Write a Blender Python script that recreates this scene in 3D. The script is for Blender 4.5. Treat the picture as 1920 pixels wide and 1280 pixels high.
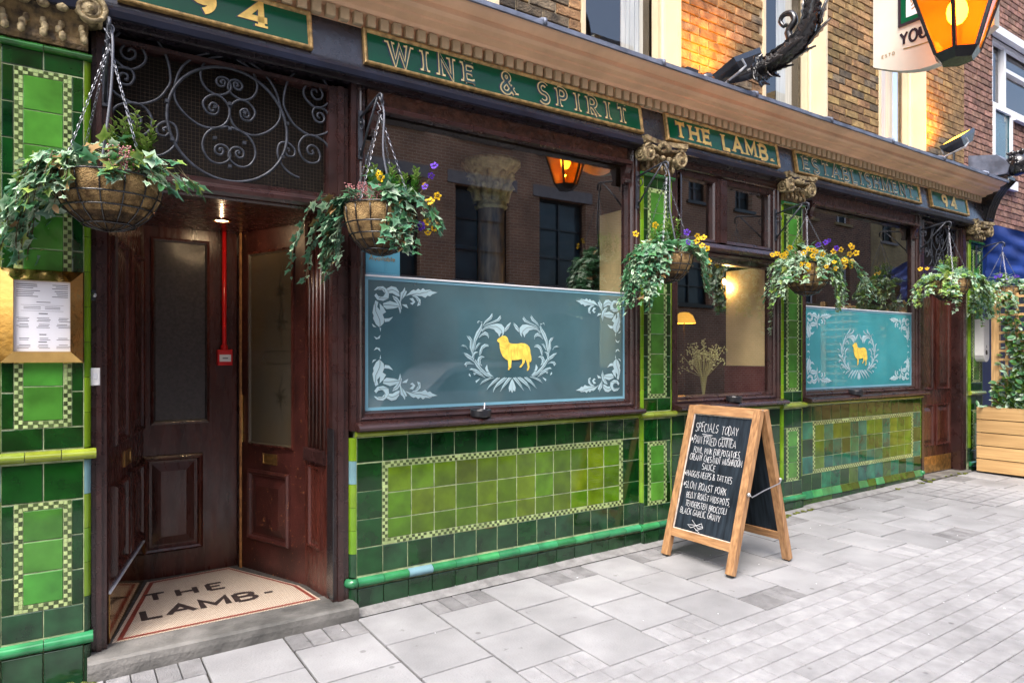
import bpy, bmesh, math, random
from mathutils import Vector, Matrix
random.seed(7)
R = math.radians
for o in list(bpy.data.objects): bpy.data.objects.remove(o)
scn = bpy.context.scene
col = scn.collection
# ------------------------------------------------------------------ camera
F, YAW, CD, HZ, CZ = 1265.0, math.atan(847/1265.0), 3.6, 667.0, 1.45
cam = bpy.data.cameras.new('camera'); camo = bpy.data.objects.new('camera', cam); col.objects.link(camo)
camo.location = (0, -CD, CZ); camo.rotation_euler = (R(90), 0, -YAW)
cam.sensor_width = 36; cam.lens = F/1920*36; cam.shift_y = (HZ-640)/1920; cam.clip_end = 500; cam.clip_start = .05
scn.camera = camo
# ------------------------------------------------------------------ sky, sun, exposure
SUN_EL, SUN_AZ = 58, 232            # soft overcast light, strongest from down the street
w = bpy.data.worlds.new('World'); scn.world = w; w.use_nodes = True
nt = w.node_tree; bg = nt.nodes['Background']
sky = nt.nodes.new('ShaderNodeTexSky'); sky.sky_type = 'NISHITA'; sky.sun_disc = False
sky.sun_elevation = R(SUN_EL); sky.sun_rotation = R(SUN_AZ)
sky.air_density = 1.0; sky.dust_density = 5.0; sky.ozone_density = 1.0
nt.links.new(sky.outputs[0], bg.inputs[0]); bg.inputs[1].default_value = .15
sl = bpy.data.lights.new('sun', 'SUN'); sl.energy = 1.0; sl.angle = R(32); sl.color = (1, .985, .97)
so = bpy.data.objects.new('sun', sl); col.objects.link(so)
sd = Vector((math.sin(R(SUN_AZ))*math.cos(R(SUN_EL)), math.cos(R(SUN_AZ))*math.cos(R(SUN_EL)), math.sin(R(SUN_EL))))
so.rotation_euler = sd.to_track_quat('Z', 'Y').to_euler(); so.location = (-10, -9, 20)
vs = scn.view_settings; vs.view_transform = 'Standard'; vs.look = 'None'; vs.gamma = 1; vs.exposure = 1.75
vs.use_curve_mapping = False
# ------------------------------------------------------------------ helpers
S_, C_ = math.sin(YAW), math.cos(YAW)
def P(x, y, Y=0.0):
    """photo pixel -> (X, Z) on the vertical plane at depth Y parallel to the shopfront"""
    u = (x-960)/F; fw = (CD+Y)/(C_-u*S_)
    return fw*(S_+u*C_), CZ-(y-HZ)/F*fw
def gz(X, Y): return .01+.0125*X+.015*min(Y, .3)          # fall of the pavement
V = Vector
def unit_cache(d={}): return d
class MB:
    def __init__(s): s.v = []; s.f = []; s.c = []
    def quad(s, a, b, c, d):
        n = len(s.v); s.v += [tuple(a), tuple(b), tuple(c), tuple(d)]; s.f.append((n, n+1, n+2, n+3)); return s
    def poly(s, pts):
        n = len(s.v); s.v += [tuple(p) for p in pts]; s.f.append(tuple(range(n, n+len(pts)))); return s
    def box(s, x0, x1, y0, y1, z0, z1):
        n = len(s.v)
        s.v += [(x, y, z) for x in (x0, x1) for y in (y0, y1) for z in (z0, z1)]
        for q in ((0, 1, 3, 2), (4, 6, 7, 5), (0, 4, 5, 1), (2, 3, 7, 6), (0, 2, 6, 4), (1, 5, 7, 3)): s.f.append(tuple(n+i for i in q))
        return s
    def obox(s, o, a, b, c):
        """box from corner o with edge vectors a, b, c"""
        n = len(s.v); o, a, b, c = V(o), V(a), V(b), V(c)
        s.v += [tuple(o+a*i+b*j+c*k) for i in (0, 1) for j in (0, 1) for k in (0, 1)]
        for q in ((0, 1, 3, 2), (4, 6, 7, 5), (0, 4, 5, 1), (2, 3, 7, 6), (0, 2, 6, 4), (1, 5, 7, 3)): s.f.append(tuple(n+i for i in q))
        return s
    def prism(s, prof, m0, m1):
        """profile extruded between two mappings (a,b)->point"""
        n = len(s.v); k = len(prof)
        s.v += [tuple(m0(*p)) for p in prof]+[tuple(m1(*p)) for p in prof]
        for i in range(k): j = (i+1) % k; s.f.append((n+i, n+j, n+k+j, n+k+i))
        s.f.append(tuple(n+i for i in reversed(range(k)))); s.f.append(tuple(n+k+i for i in range(k)))
        return s
    def px(s, prof, x0, x1): return s.prism(prof, lambda y, z: (x0, y, z), lambda y, z: (x1, y, z))
    def loops(s, mp, x0, x1, z0, z1, prof, cap=True):
        """mitred rectangular moulding: prof = [(inset, height)...]"""
        n = len(s.v)
        for ins, h in prof:
            for a, b in ((x0+ins, z0+ins), (x1-ins, z0+ins), (x1-ins, z1-ins), (x0+ins, z1-ins)): s.v.append(tuple(mp(a, b, h)))
        for k in range(len(prof)-1):
            for i in range(4):
                j = (i+1) % 4; s.f.append((n+4*k+i, n+4*k+j, n+4*k+4+j, n+4*k+4+i))
        if cap: t = n+4*(len(prof)-1); s.f.append((t, t+1, t+2, t+3))
        return s
    def tube(s, pts, r, n=6, closed=False, cap=True):
        pts = [V(p) for p in pts]; L = len(pts); base = len(s.v)
        rr = r if isinstance(r, (list, tuple)) else [r]*L
        up = None
        for i, p in enumerate(pts):
            if closed: t = pts[(i+1) % L]-pts[i-1]
            else: t = pts[min(i+1, L-1)]-pts[max(i-1, 0)]
            if t.length < 1e-9: t = V((0, 0, 1))
            t.normalize()
            if up is None: up = t.orthogonal().normalized()
            up = up-t*up.dot(t)
            if up.length < 1e-6: up = t.orthogonal()
            up.normalize(); b = t.cross(up)
            for k in range(n):
                a = 2*math.pi*k/n; s.v.append(tuple(p+(up*math.cos(a)+b*math.sin(a))*rr[i]))
        m = L if closed else L-1
        for i in range(m):
            i2 = (i+1) % L
            for k in range(n):
                k2 = (k+1) % n; s.f.append((base+i*n+k, base+i*n+k2, base+i2*n+k2, base+i2*n+k))
        if cap and not closed:
            s.f.append(tuple(base+k for k in reversed(range(n)))); s.f.append(tuple(base+(L-1)*n+k for k in range(n)))
        return s
    def lathe(s, cx, cy, prof, n=24, mod=None, capb=True, capt=False):
        base = len(s.v); L = len(prof)
        for r, z in prof:
            for k in range(n):
                a = 2*math.pi*k/n; q = r*(mod(a, z) if mod else 1); s.v.append((cx+q*math.cos(a), cy+q*math.sin(a), z))
        for i in range(L-1):
            for k in range(n):
                k2 = (k+1) % n; s.f.append((base+i*n+k, base+i*n+k2, base+(i+1)*n+k2, base+(i+1)*n+k))
        if capb: s.f.append(tuple(base+k for k in reversed(range(n))))
        if capt: s.f.append(tuple(base+(L-1)*n+k for k in range(n)))
        return s
    def ball(s, c, r, n=8, sq=(1, 1, 1)):
        base = len(s.v); c = V(c); h = n//2
        for i in range(h+1):
            ph = math.pi*i/h
            for k in range(n):
                a = 2*math.pi*k/n; s.v.append((c.x+r*sq[0]*math.sin(ph)*math.cos(a), c.y+r*sq[1]*math.sin(ph)*math.sin(a), c.z+r*sq[2]*math.cos(ph)))
        for i in range(h):
            for k in range(n):
                k2 = (k+1) % n; s.f.append((base+i*n+k, base+(i+1)*n+k, base+(i+1)*n+k2, base+i*n+k2))
        return s
    def ribbon(s, pts, w, mp, h=0, thick=0):
        """flat stroke of width w along 2-D points through mapping mp(a,b,h)"""
        p = [V((a, b)) for a, b in pts]; L = len(p); le = []; ri = []
        for i in range(L):
            d0 = (p[i]-p[i-1]).normalized() if i else None
            d1 = (p[i+1]-p[i]).normalized() if i < L-1 else None
            d = (d0+d1) if d0 is not None and d1 is not None else (d0 if d1 is None else d1)
            if d.length < 1e-4: d = d1
            d = d.normalized(); nrm = V((-d.y, d.x)); k = 1.0
            if d0 is not None and d1 is not None:
                c = max(.45, nrm.dot(V((-d1.y, d1.x)))); k = 1/c
            ww = (w[i] if isinstance(w, (list, tuple)) else w)/2*k
            le.append(p[i]+nrm*ww); ri.append(p[i]-nrm*ww)
        for i in range(L-1):
            s.quad(mp(ri[i].x, ri[i].y, h), mp(ri[i+1].x, ri[i+1].y, h), mp(le[i+1].x, le[i+1].y, h), mp(le[i].x, le[i].y, h))
        return s
    def mesh(s, name, smooth=False):
        me = bpy.data.meshes.new(name); me.from_pydata(s.v, [], s.f)
        if smooth: me.polygons.foreach_set('use_smooth', [True]*len(me.polygons))
        if s.c:
            at = me.color_attributes.new('tint', 'FLOAT_COLOR', 'POINT')
            at.data.foreach_set('color', [q for c in s.c for q in (c, c, c, 1)])
        me.update(); return me
    def build(s, name, mat, parent=None, smooth=False, fix=True, kind=None, weld=False):
        me = s.mesh(name, smooth)
        if fix or weld:
            bm = bmesh.new(); bm.from_mesh(me)
            if weld: bmesh.ops.remove_doubles(bm, verts=bm.verts, dist=1e-5)
            bmesh.ops.recalc_face_normals(bm, faces=bm.faces); bm.to_mesh(me); bm.free()
        return link(name, me, mat, parent, kind=kind)
def wloc(p):
    return V((0, 0, 0)) if p is None else (V(p['base']) if 'base' in p.keys() else V((0, 0, 0)))
BASE = {}
def link(name, me, mat, parent=None, mtx=None, kind=None):
    if mat is not None:
        m = MATS[mat] if isinstance(mat, str) else mat
        if not me.materials: me.materials.append(m)
    o = bpy.data.objects.new(name, me); col.objects.link(o)
    if mtx is not None: o.matrix_basis = mtx
    if parent is not None:
        o.parent = parent
        o.matrix_parent_inverse = BASE.get(parent.name, Matrix.Identity(4)).inverted()
        if mtx is not None and False: pass
    BASE[o.name] = (mtx.copy() if mtx is not None else Matrix.Identity(4))
    if kind: o['kind'] = kind
    return o
def thing(name, label, cat, loc=(0, 0, 0), group=None):
    o = bpy.data.objects.new(name, None); col.objects.link(o); o.location = loc
    o.empty_display_size = .1
    o['label'] = label; o['category'] = cat
    if group: o['group'] = group
    BASE[o.name] = Matrix.Translation(V(loc)); return o
def tag(o, label=None, cat=None, group=None, kind=None):
    if label: o['label'] = label
    if cat: o['category'] = cat
    if group: o['group'] = group
    if kind: o['kind'] = kind
    return o
def FP(y):                       # mapping on a plane parallel to the shopfront, h towards the street
    return lambda a, b, h=0: (a, y-h, b)
def plane(o, u, n, up=(0, 0, 1)):
    o, u, n, up = V(o), V(u).normalized(), V(n).normalized(), V(up).normalized()
    return lambda a, b, h=0: o+u*a+up*b+n*h
# ------------------------------------------------------------------ materials
MATS = {}
def M(name, c, rough=.5, metal=0, var=0, vs_=6, c2=None, bump=0, bs=60, rnd=0, coat=0, spec=.5, emit=None, es=1, off=False, detail=4, hue=0, wear=None, attr=None, stretch=None, rv=0, trans=0):
    m = bpy.data.materials.new(name); m.use_nodes = True; t = m.node_tree; N = t.nodes; L = t.links
    b = N['Principled BSDF']; b.inputs['Roughness'].default_value = rough; b.inputs['Metallic'].default_value = metal
    b.inputs['Base Color'].default_value = (*c, 1); b.inputs['Coat Weight'].default_value = coat; b.inputs['Coat Roughness'].default_value = .06
    b.inputs['Specular IOR Level'].default_value = spec
    tc = N.new('ShaderNodeTexCoord'); vec = tc.outputs['Object']; oi = N.new('ShaderNodeObjectInfo')
    if off:
        mu = N.new('ShaderNodeMath'); mu.operation = 'MULTIPLY'; mu.inputs[1].default_value = 53.7; L.new(oi.outputs['Random'], mu.inputs[0])
        ad = N.new('ShaderNodeVectorMath'); ad.operation = 'ADD'; L.new(vec, ad.inputs[0]); L.new(mu.outputs[0], ad.inputs[1]); vec = ad.outputs[0]
    if stretch:
        mp = N.new('ShaderNodeMapping'); mp.inputs['Scale'].default_value = stretch; L.new(vec, mp.inputs[0]); vec = mp.outputs[0]
    out = None
    if var or c2:
        nz = N.new('ShaderNodeTexNoise'); nz.inputs['Scale'].default_value = vs_; nz.inputs['Detail'].default_value = detail; L.new(vec, nz.inputs['Vector'])
        rp = N.new('ShaderNodeValToRGB'); rp.color_ramp.elements[0].position = .32; rp.color_ramp.elements[1].position = .68
        lo = tuple(x*(1-var) for x in c); hi = tuple(min(1, x*(1+var)) for x in c) if not c2 else c2
        rp.color_ramp.elements[0].color = (*lo, 1); rp.color_ramp.elements[1].color = (*hi, 1)
        L.new(nz.outputs['Fac'], rp.inputs[0]); out = rp.outputs[0]
    if attr:                                     # pale leaf edge etc. from the mesh attribute
        at = N.new('ShaderNodeAttribute'); at.attribute_name = 'tint'
        mx = N.new('ShaderNodeMix'); mx.data_type = 'RGBA'; L.new(at.outputs['Fac'], mx.inputs[0])
        if out is not None: L.new(out, mx.inputs[6])
        else: mx.inputs[6].default_value = (*c, 1)
        mx.inputs[7].default_value = (*attr, 1); out = mx.outputs[2]
    if wear:                                     # worn patches: (colour, scale, threshold)
        wn = N.new('ShaderNodeTexNoise'); wn.inputs['Scale'].default_value = wear[1]; wn.inputs['Detail'].default_value = 8; wn.inputs['Roughness'].default_value = .7
        L.new(vec, wn.inputs['Vector']); wr = N.new('ShaderNodeValToRGB')
        wr.color_ramp.elements[0].position = wear[2]; wr.color_ramp.elements[1].position = min(1, wear[2]+.05)
        L.new(wn.outputs['Fac'], wr.inputs[0]); mx = N.new('ShaderNodeMix'); mx.data_type = 'RGBA'; L.new(wr.outputs[0], mx.inputs[0])
        if out is not None: L.new(out, mx.inputs[6])
        else: mx.inputs[6].default_value = (*c, 1)
        mx.inputs[7].default_value = (*wear[0], 1); out = mx.outputs[2]
    if rnd or hue:
        hs = N.new('ShaderNodeHueSaturation')
        mr = N.new('ShaderNodeMapRange'); mr.inputs[3].default_value = 1-rnd; mr.inputs[4].default_value = 1+rnd
        L.new(oi.outputs['Random'], mr.inputs[0]); L.new(mr.outputs[0], hs.inputs['Value'])
        if hue:
            m3 = N.new('ShaderNodeMath'); m3.operation = 'MULTIPLY'; m3.inputs[1].default_value = 7.31; L.new(oi.outputs['Random'], m3.inputs[0])
            m4 = N.new('ShaderNodeMath'); m4.operation = 'FRACT'; L.new(m3.outputs[0], m4.inputs[0])
            mh = N.new('ShaderNodeMapRange'); mh.inputs[3].default_value = .5-hue; mh.inputs[4].default_value = .5+hue; L.new(m4.outputs[0], mh.inputs[0]); L.new(mh.outputs[0], hs.inputs['Hue'])
        if out is not None: L.new(out, hs.inputs['Color'])
        else: hs.inputs['Color'].default_value = (*c, 1)
        out = hs.outputs[0]
    if out is not None: L.new(out, b.inputs['Base Color'])
    if rv:
        rn = N.new('ShaderNodeTexNoise'); rn.inputs['Scale'].default_value = vs_*2.3; rn.inputs['Detail'].default_value = 5; L.new(vec, rn.inputs['Vector'])
        rm = N.new('ShaderNodeMapRange'); rm.inputs[1].default_value = .3; rm.inputs[2].default_value = .7; rm.inputs[3].default_value = max(.02, rough-rv); rm.inputs[4].default_value = rough+rv
        L.new(rn.outputs['Fac'], rm.inputs[0]); L.new(rm.outputs[0], b.inputs['Roughness'])
    if bump:
        bn = N.new('ShaderNodeTexNoise'); bn.inputs['Scale'].default_value = bs; bn.inputs['Detail'].default_value = 6; L.new(vec, bn.inputs['Vector'])
        bu = N.new('ShaderNodeBump'); bu.inputs['Strength'].default_value = bump; bu.inputs['Distance'].default_value = .02
        L.new(bn.outputs['Fac'], bu.inputs['Height']); L.new(bu.outputs[0], b.inputs['Normal'])
        if coat: L.new(bu.outputs[0], b.inputs['Coat Normal'])
    if trans:
        b.inputs['Transmission Weight'].default_value = 0
        tr = N.new('ShaderNodeBsdfTranslucent'); ms = N.new('ShaderNodeMixShader'); ms.inputs[0].default_value = trans
        if out is not None: L.new(out, tr.inputs[0])
        else: tr.inputs[0].default_value = (*c, 1)
        L.new(b.outputs[0], ms.inputs[1]); L.new(tr.outputs[0], ms.inputs[2]); L.new(ms.outputs[0], N['Material Output'].inputs[0])
    if emit: b.inputs['Emission Color'].default_value = (*emit, 1); b.inputs['Emission Strength'].default_value = es
    MATS[name] = m; return m
def glass_mat(name, tint=(1, 1, 1), ior=1.75, rough=0.0, body=None, bodyfac=0, wav=0):
    m = bpy.data.materials.new(name); m.use_nodes = True; t = m.node_tree; N = t.nodes; L = t.links
    N.remove(N['Principled BSDF']); tr = N.new('ShaderNodeBsdfTransparent'); tr.inputs[0].default_value = (*tint, 1)
    gl = N.new('ShaderNodeBsdfGlossy'); gl.inputs['Roughness'].default_value = rough; fr = N.new('ShaderNodeFresnel'); ge = N.new('ShaderNodeNewGeometry'); mi = N.new('ShaderNodeMapRange'); mi.inputs[3].default_value = ior; mi.inputs[4].default_value = 1/ior; L.new(ge.outputs['Backfacing'], mi.inputs[0]); L.new(mi.outputs[0], fr.inputs[0])
    ms = N.new('ShaderNodeMixShader'); L.new(fr.outputs[0], ms.inputs[0]); first = tr.outputs[0]
    if body:
        di = N.new('ShaderNodeBsdfDiffuse'); di.inputs[0].default_value = (*body, 1); tl = N.new('ShaderNodeBsdfTranslucent'); tl.inputs[0].default_value = (*body, 1)
        m1 = N.new('ShaderNodeMixShader'); m1.inputs[0].default_value = .35; L.new(di.outputs[0], m1.inputs[1]); L.new(tl.outputs[0], m1.inputs[2])
        m2 = N.new('ShaderNodeMixShader'); fz = N.new('ShaderNodeTexNoise'); fz.inputs['Scale'].default_value = 2.2; fz.inputs['Detail'].default_value = 5; ftc = N.new('ShaderNodeTexCoord'); L.new(ftc.outputs['Object'], fz.inputs[0]); fm = N.new('ShaderNodeMapRange'); fm.inputs[1].default_value = .3; fm.inputs[2].default_value = .7; fm.inputs[3].default_value = bodyfac-.14; fm.inputs[4].default_value = min(1, bodyfac+.14); L.new(fz.outputs['Fac'], fm.inputs[0]); L.new(fm.outputs[0], m2.inputs[0]); L.new(tr.outputs[0], m2.inputs[1]); L.new(m1.outputs[0], m2.inputs[2]); first = m2.outputs[0]
    if wav:
        tc = N.new('ShaderNodeTexCoord'); nz = N.new('ShaderNodeTexNoise'); nz.inputs['Scale'].default_value = 1.3; L.new(tc.outputs['Object'], nz.inputs[0])
        bu = N.new('ShaderNodeBump'); bu.inputs['Strength'].default_value = wav; bu.inputs['Distance'].default_value = .02; L.new(nz.outputs['Fac'], bu.inputs['Height'])
        L.new(bu.outputs[0], gl.inputs['Normal']); L.new(bu.outputs[0], fr.inputs['Normal'])
    L.new(first, ms.inputs[1]); L.new(gl.outputs[0], ms.inputs[2]); L.new(ms.outputs[0], N['Material Output'].inputs[0]); MATS[name] = m; return m
def brick_mat(name, c1, c2, cm, bw=.225, bh=.075, rough=.85, dirt=.35):
    m = bpy.data.materials.new(name); m.use_nodes = True; t = m.node_tree; N = t.nodes; L = t.links; b = N['Principled BSDF']; b.inputs['Roughness'].default_value = rough
    tc = N.new('ShaderNodeTexCoord'); sp = N.new('ShaderNodeSeparateXYZ'); cb = N.new('ShaderNodeCombineXYZ'); L.new(tc.outputs['Object'], sp.inputs[0]); L.new(sp.outputs[0], cb.inputs[0]); L.new(sp.outputs[2], cb.inputs[1])
    bt = N.new('ShaderNodeTexBrick'); bt.inputs['Scale'].default_value = 1; bt.inputs['Brick Width'].default_value = bw; bt.inputs['Row Height'].default_value = bh; bt.inputs['Mortar Size'].default_value = .009
    bt.inputs['Color1'].default_value = (*c1, 1); bt.inputs['Color2'].default_value = (*c2, 1); bt.inputs['Mortar'].default_value = (*cm, 1); L.new(cb.outputs[0], bt.inputs[0])
    nz = N.new('ShaderNodeTexNoise'); nz.inputs['Scale'].default_value = 1.7; nz.inputs['Detail'].default_value = 8; L.new(tc.outputs['Object'], nz.inputs[0])
    mr = N.new('ShaderNodeMapRange'); mr.inputs[1].default_value = .3; mr.inputs[2].default_value = .7; mr.inputs[3].default_value = 1-dirt; mr.inputs[4].default_value = 1+dirt*.4; L.new(nz.outputs['Fac'], mr.inputs[0])
    hs = N.new('ShaderNodeHueSaturation'); L.new(bt.outputs[0], hs.inputs['Color']); L.new(mr.outputs[0], hs.inputs['Value']); L.new(hs.outputs[0], b.inputs['Base Color'])
    bu = N.new('ShaderNodeBump'); bu.inputs['Strength'].default_value = .5; bu.inputs['Distance'].default_value = .01; bu.invert = True; L.new(bt.outputs['Fac'], bu.inputs['Height']); L.new(bu.outputs[0], b.inputs['Normal'])
    MATS[name] = m; return m
def glaze(name, c, var=.45, rnd=.25, hue=.012, rough=.07): M(name, c, rough=rough, var=var, vs_=9, rnd=rnd, hue=hue, off=True, bump=.035, bs=11, rv=.04, spec=.55)
glaze('tile_dark', (.0035, .036, .005)); glaze('tile_base', (.01, .042, .016), rough=.11); glaze('tile_light', (.053, .19, .024), var=.25, rnd=.32)
glaze('tile_olive', (.07, .135, .0035), var=.3, rnd=.22, hue=.02); glaze('tile_lime', (.12, .23, .009), var=.15, rnd=.15); glaze('tile_rail', (.2, .26, .025), var=.2, rnd=.15)
glaze('tile_teal', (.006, .1, .055), rnd=.3, hue=.03); glaze('tile_bead', (.03, .2, .075), var=.3, rnd=.3); glaze('tile_capping', (.02, .12, .018))
glaze('tile_olive_dark', (.03, .075, .008), rnd=.3); glaze('tile_blue_grey', (.12, .24, .27), var=.15, rnd=.1, rough=.5)
M('grout', (.33, .38, .22), rough=.9, var=.4, vs_=20); M('grout_dark', (.05, .07, .045), rough=.9, var=.4, vs_=20)
glaze('check_pale', (.36, .47, .2), var=.25, rnd=0); glaze('check_dark', (.07, .1, .035), var=.5, rnd=0)
M('wood_paint', (.03, .012, .011), rough=.32, var=.35, vs_=7, coat=.35, bump=.06, bs=90, rv=.12)
M('wood_door', (.05, .0125, .0085), rough=.28, var=.5, vs_=4, coat=.15, bump=.05, bs=80, rv=.12, stretch=(3, 3, .5))
M('wood_worn', (.045, .0115, .009), rough=.4, var=.5, vs_=5, coat=.1, bump=.15, bs=120, wear=((.22, .085, .035), 34, .61))
M('wood_edge', (.3, .13, .035), rough=.5, var=.4, vs_=30)
M('fascia_paint', (.016, .012, .016), rough=.3, var=.3, vs_=6, coat=.3, bump=.05, bs=60, rv=.1)
M('navy_paint', (.013, .017, .034), rough=.33, var=.4, vs_=5, coat=.3, bump=.08, bs=50)
M('cornice_paint', (.78, .5, .31), rough=.55, var=.14, vs_=3, bump=.06, bs=40); M('dentil_paint', (.52, .41, .26), rough=.6, var=.2, vs_=12)
M('cream_paint', (.68, .56, .38), rough=.45, var=.08, vs_=4, bump=.04, bs=50)
M('lead', (.12, .14, .19), rough=.5, var=.4, vs_=8, bump=.2, bs=25, metal=.3)
M('stone_gilt', (.2, .125, .045), rough=.6, var=.65, vs_=28, c2=(.5, .4, .22), bump=.5, bs=60)
M('stone_gilt_dark', (.05, .03, .012), rough=.7, var=.5, vs_=24, c2=(.23, .15, .06), bump=.5, bs=60)
M('iron', (.04, .046, .06), rough=.42, var=.4, vs_=30, metal=.2, bump=.12, bs=120); M('iron_black', (.012, .012, .014), rough=.25, coat=.5, var=.3, bump=.1, bs=60)
M('chain_metal', (.2, .21, .24), rough=.4, metal=.7, var=.3, vs_=40)
M('sign_green', (.004, .085, .036), rough=.1, coat=0, var=.15, vs_=3, spec=.22); M('gold_frame', (.42, .27, .1), rough=.42, metal=.35, var=.5, vs_=30, bump=.15, bs=80)
M('gold_leaf', (.82, .52, .12), rough=.28, metal=.45, var=.25, vs_=20); M('gold_pale', (.85, .66, .3), rough=.3, metal=.3, var=.15, vs_=20); M('letter_dark', (.03, .02, .03), rough=.2)
M('letter_shadow', (.015, .02, .05), rough=.3)
M('brass', (.66, .42, .14), rough=.1, metal=1, var=.18, vs_=7, bump=.02, bs=30, rv=.08); M('brass_dull', (.5, .3, .1), rough=.3, metal=.9, var=.4, vs_=25)
M('paper', (.78, .79, .86), rough=.6); M('ink', (.1, .1, .14), rough=.6); M('red_paint', (.62, .012, .014), rough=.3, coat=.3); M('white_plastic', (.75, .75, .75), rough=.35, var=.05)
M('white_trim', (.7, .72, .75), rough=.4); M('black_plastic', (.015, .016, .02), rough=.3, coat=.2, var=.3); M('steel', (.5, .5, .5), rough=.35, metal=.9)
M('oak', (.33, .165, .07), rough=.45, var=.35, vs_=9, c2=(.45, .25, .115), stretch=(6, 6, .8), bump=.1, bs=60, coat=.1)
M('oak_cross', (.33, .165, .07), rough=.45, var=.35, vs_=9, c2=(.45, .25, .115), stretch=(6, .8, 6), bump=.1, bs=60, coat=.1)
M('chalkboard', (.007, .013, .021), rough=.65, spec=.2, var=.5, vs_=5, c2=(.02, .03, .042), stretch=(1, 8, 1)); M('chalk', (.6, .61, .63), rough=.95, var=.2, vs_=90)
M('pine', (.5, .3, .12), rough=.6, var=.15, vs_=5, c2=(.58, .37, .16), stretch=(3, .4, 7), bump=.1, bs=50, rnd=.15); M('pine_up', (.5, .3, .12), rough=.6, var=.3, vs_=7, c2=(.62, .4, .18), stretch=(6, 6, .7), bump=.1, bs=50)
M('canvas_blue', (.002, .03, .2), rough=.7, var=.25, vs_=5, bump=.1, bs=200); M('blue_paint', (.003, .02, .12), rough=.4, var=.2)
M('coir', (.26, .14, .045), rough=1, var=.6, vs_=26, c2=(.5, .33, .14), bump=1, bs=150, detail=8); M('coir_dark', (.05, .028, .012), rough=1, var=.7, vs_=30, c2=(.14, .08, .03), bump=1, bs=150)
M('soil', (.03, .02, .013), rough=1, var=.5, vs_=40, bump=1, bs=80)
M('ivy', (.025, .11, .035), rough=.33, rnd=.4, hue=.03, attr=(.1, .26, .14), spec=.6, trans=.22); M('ivy_pale', (.06, .2, .09), rough=.33, rnd=.3, hue=.03, attr=(.5, .66, .48), spec=.6, trans=.22)  # pale edge tints mix leaf variegation with painted sky highlights
M('ivy_lime', (.09, .2, .02), rough=.4, rnd=.35, hue=.03, attr=(.3, .42, .1), spec=.5, trans=.25); M('bush', (.016, .07, .01), rough=.4, rnd=.4, hue=.03, attr=(.09, .2, .02), trans=.2)
M('ivy_dead', (.16, .09, .03), rough=.8, rnd=.3, attr=(.22, .14, .05)); M('stem', (.07, .05, .02), rough=.8); M('heather', (.42, .13, .16), rough=.8, var=.5, vs_=60, c2=(.55, .25, .25)); M('pansy_yellow', (.85, .5, .008), rough=.6, rnd=.15, trans=.25, attr=(.9, .6, .01)); M('pansy_violet', (.09, .02, .42), rough=.6, rnd=.3, trans=.2, attr=(.13, .03, .55)); M('petal_eye', (.5, .16, .0), rough=.7)
M('slab', (.262, .265, .275), rough=.75, var=.16, vs_=3.5, rnd=.07, off=True, bump=.25, bs=90, detail=10, wear=((.165, .165, .17), 9, .65)); M('paver', (.29, .292, .304), rough=.8, var=.14, vs_=12, rnd=.08, off=True, bump=.5, bs=140, detail=8)
M('paver_worn', (.2, .2, .207), rough=.8, var=.2, vs_=12, rnd=.18, off=True, bump=.5, bs=140)
M('mortar_bed', (.045, .043, .04), rough=.95, var=.4, vs_=30, bump=.4, bs=80); M('kerb_fillet', (.2, .2, .2), rough=.9, var=.25, vs_=14, bump=.5, bs=60); M('step_stone', (.1, .1, .095), rough=.75, var=.35, vs_=6, c2=(.19, .185, .175), bump=.3, bs=50)
M('asphalt', (.05, .05, .052), rough=.9, var=.3, vs_=40, bump=.5, bs=200); M('moss', (.1, .12, .015), rough=1, var=.6, vs_=40, bump=1, bs=120)
M('tessera_cream', (.56, .47, .36), rough=.5, var=.12, vs_=8, bump=.2, bs=100); M('tessera_red', (.22, .045, .03), rough=.5, var=.3, vs_=60); M('tessera_dark', (.045, .032, .03), rough=.5, var=.3, vs_=60); M('mosaic_edge', (.06, .055, .05), rough=.7, var=.4, vs_=30)
M('brick_stock', (.25, .145, .06), rough=.9, var=.45, vs_=14, c2=(.36, .23, .1), rnd=.45, hue=.015, off=True, bump=.6, bs=70, detail=8); M('brick_dark_grey', (.11, .085, .06), rough=.95, var=.5, vs_=14, c2=(.22, .17, .11), rnd=.4, off=True, bump=.6, bs=70, detail=8)
M('brick_red_grey', (.2, .1, .07), rough=.9, var=.4, vs_=14, c2=(.3, .17, .13), rnd=.35, hue=.01, off=True, bump=.6, bs=70); M('mortar', (.34, .28, .19), rough=.95, var=.3, vs_=20, bump=.4, bs=60); M('mortar_grey', (.09, .075, .07), rough=.95, var=.3, vs_=20)
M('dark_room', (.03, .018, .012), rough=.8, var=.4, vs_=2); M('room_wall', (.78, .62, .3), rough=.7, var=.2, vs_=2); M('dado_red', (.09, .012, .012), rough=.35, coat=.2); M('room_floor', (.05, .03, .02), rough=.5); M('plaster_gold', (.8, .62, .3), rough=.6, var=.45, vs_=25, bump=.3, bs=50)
M('marble_brown', (.2, .1, .045), rough=.35, var=.5, vs_=6, c2=(.42, .26, .12), stretch=(4, 4, .8))
M('soffit_brown', (.09, .035, .02), rough=.4, var=.5, vs_=26, bump=.9, bs=38, coat=.2)
M('etched', (.55, .76, .83), rough=.5, trans=.3); M('etch_line', (.12, .22, .25), rough=.5); M('sheep_gold', (.86, .62, .1), rough=.4, var=.2, vs_=30); M('sheep_line', (.6, .38, .05), rough=.45); M('edge_strip', (.22, .48, .62), rough=.35, trans=.2)
M('bulb', (1, .8, .4), emit=(1, .7, .3), es=16); M('bulb_soft', (1, .8, .4), emit=(1, .55, .15), es=5); M('lamp_shade', (.9, .55, .1), rough=.6, emit=(1, .5, .06), es=.3); M('flood_lens', (1, .7, .1), emit=(1, .5, .02), es=3.0)
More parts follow.
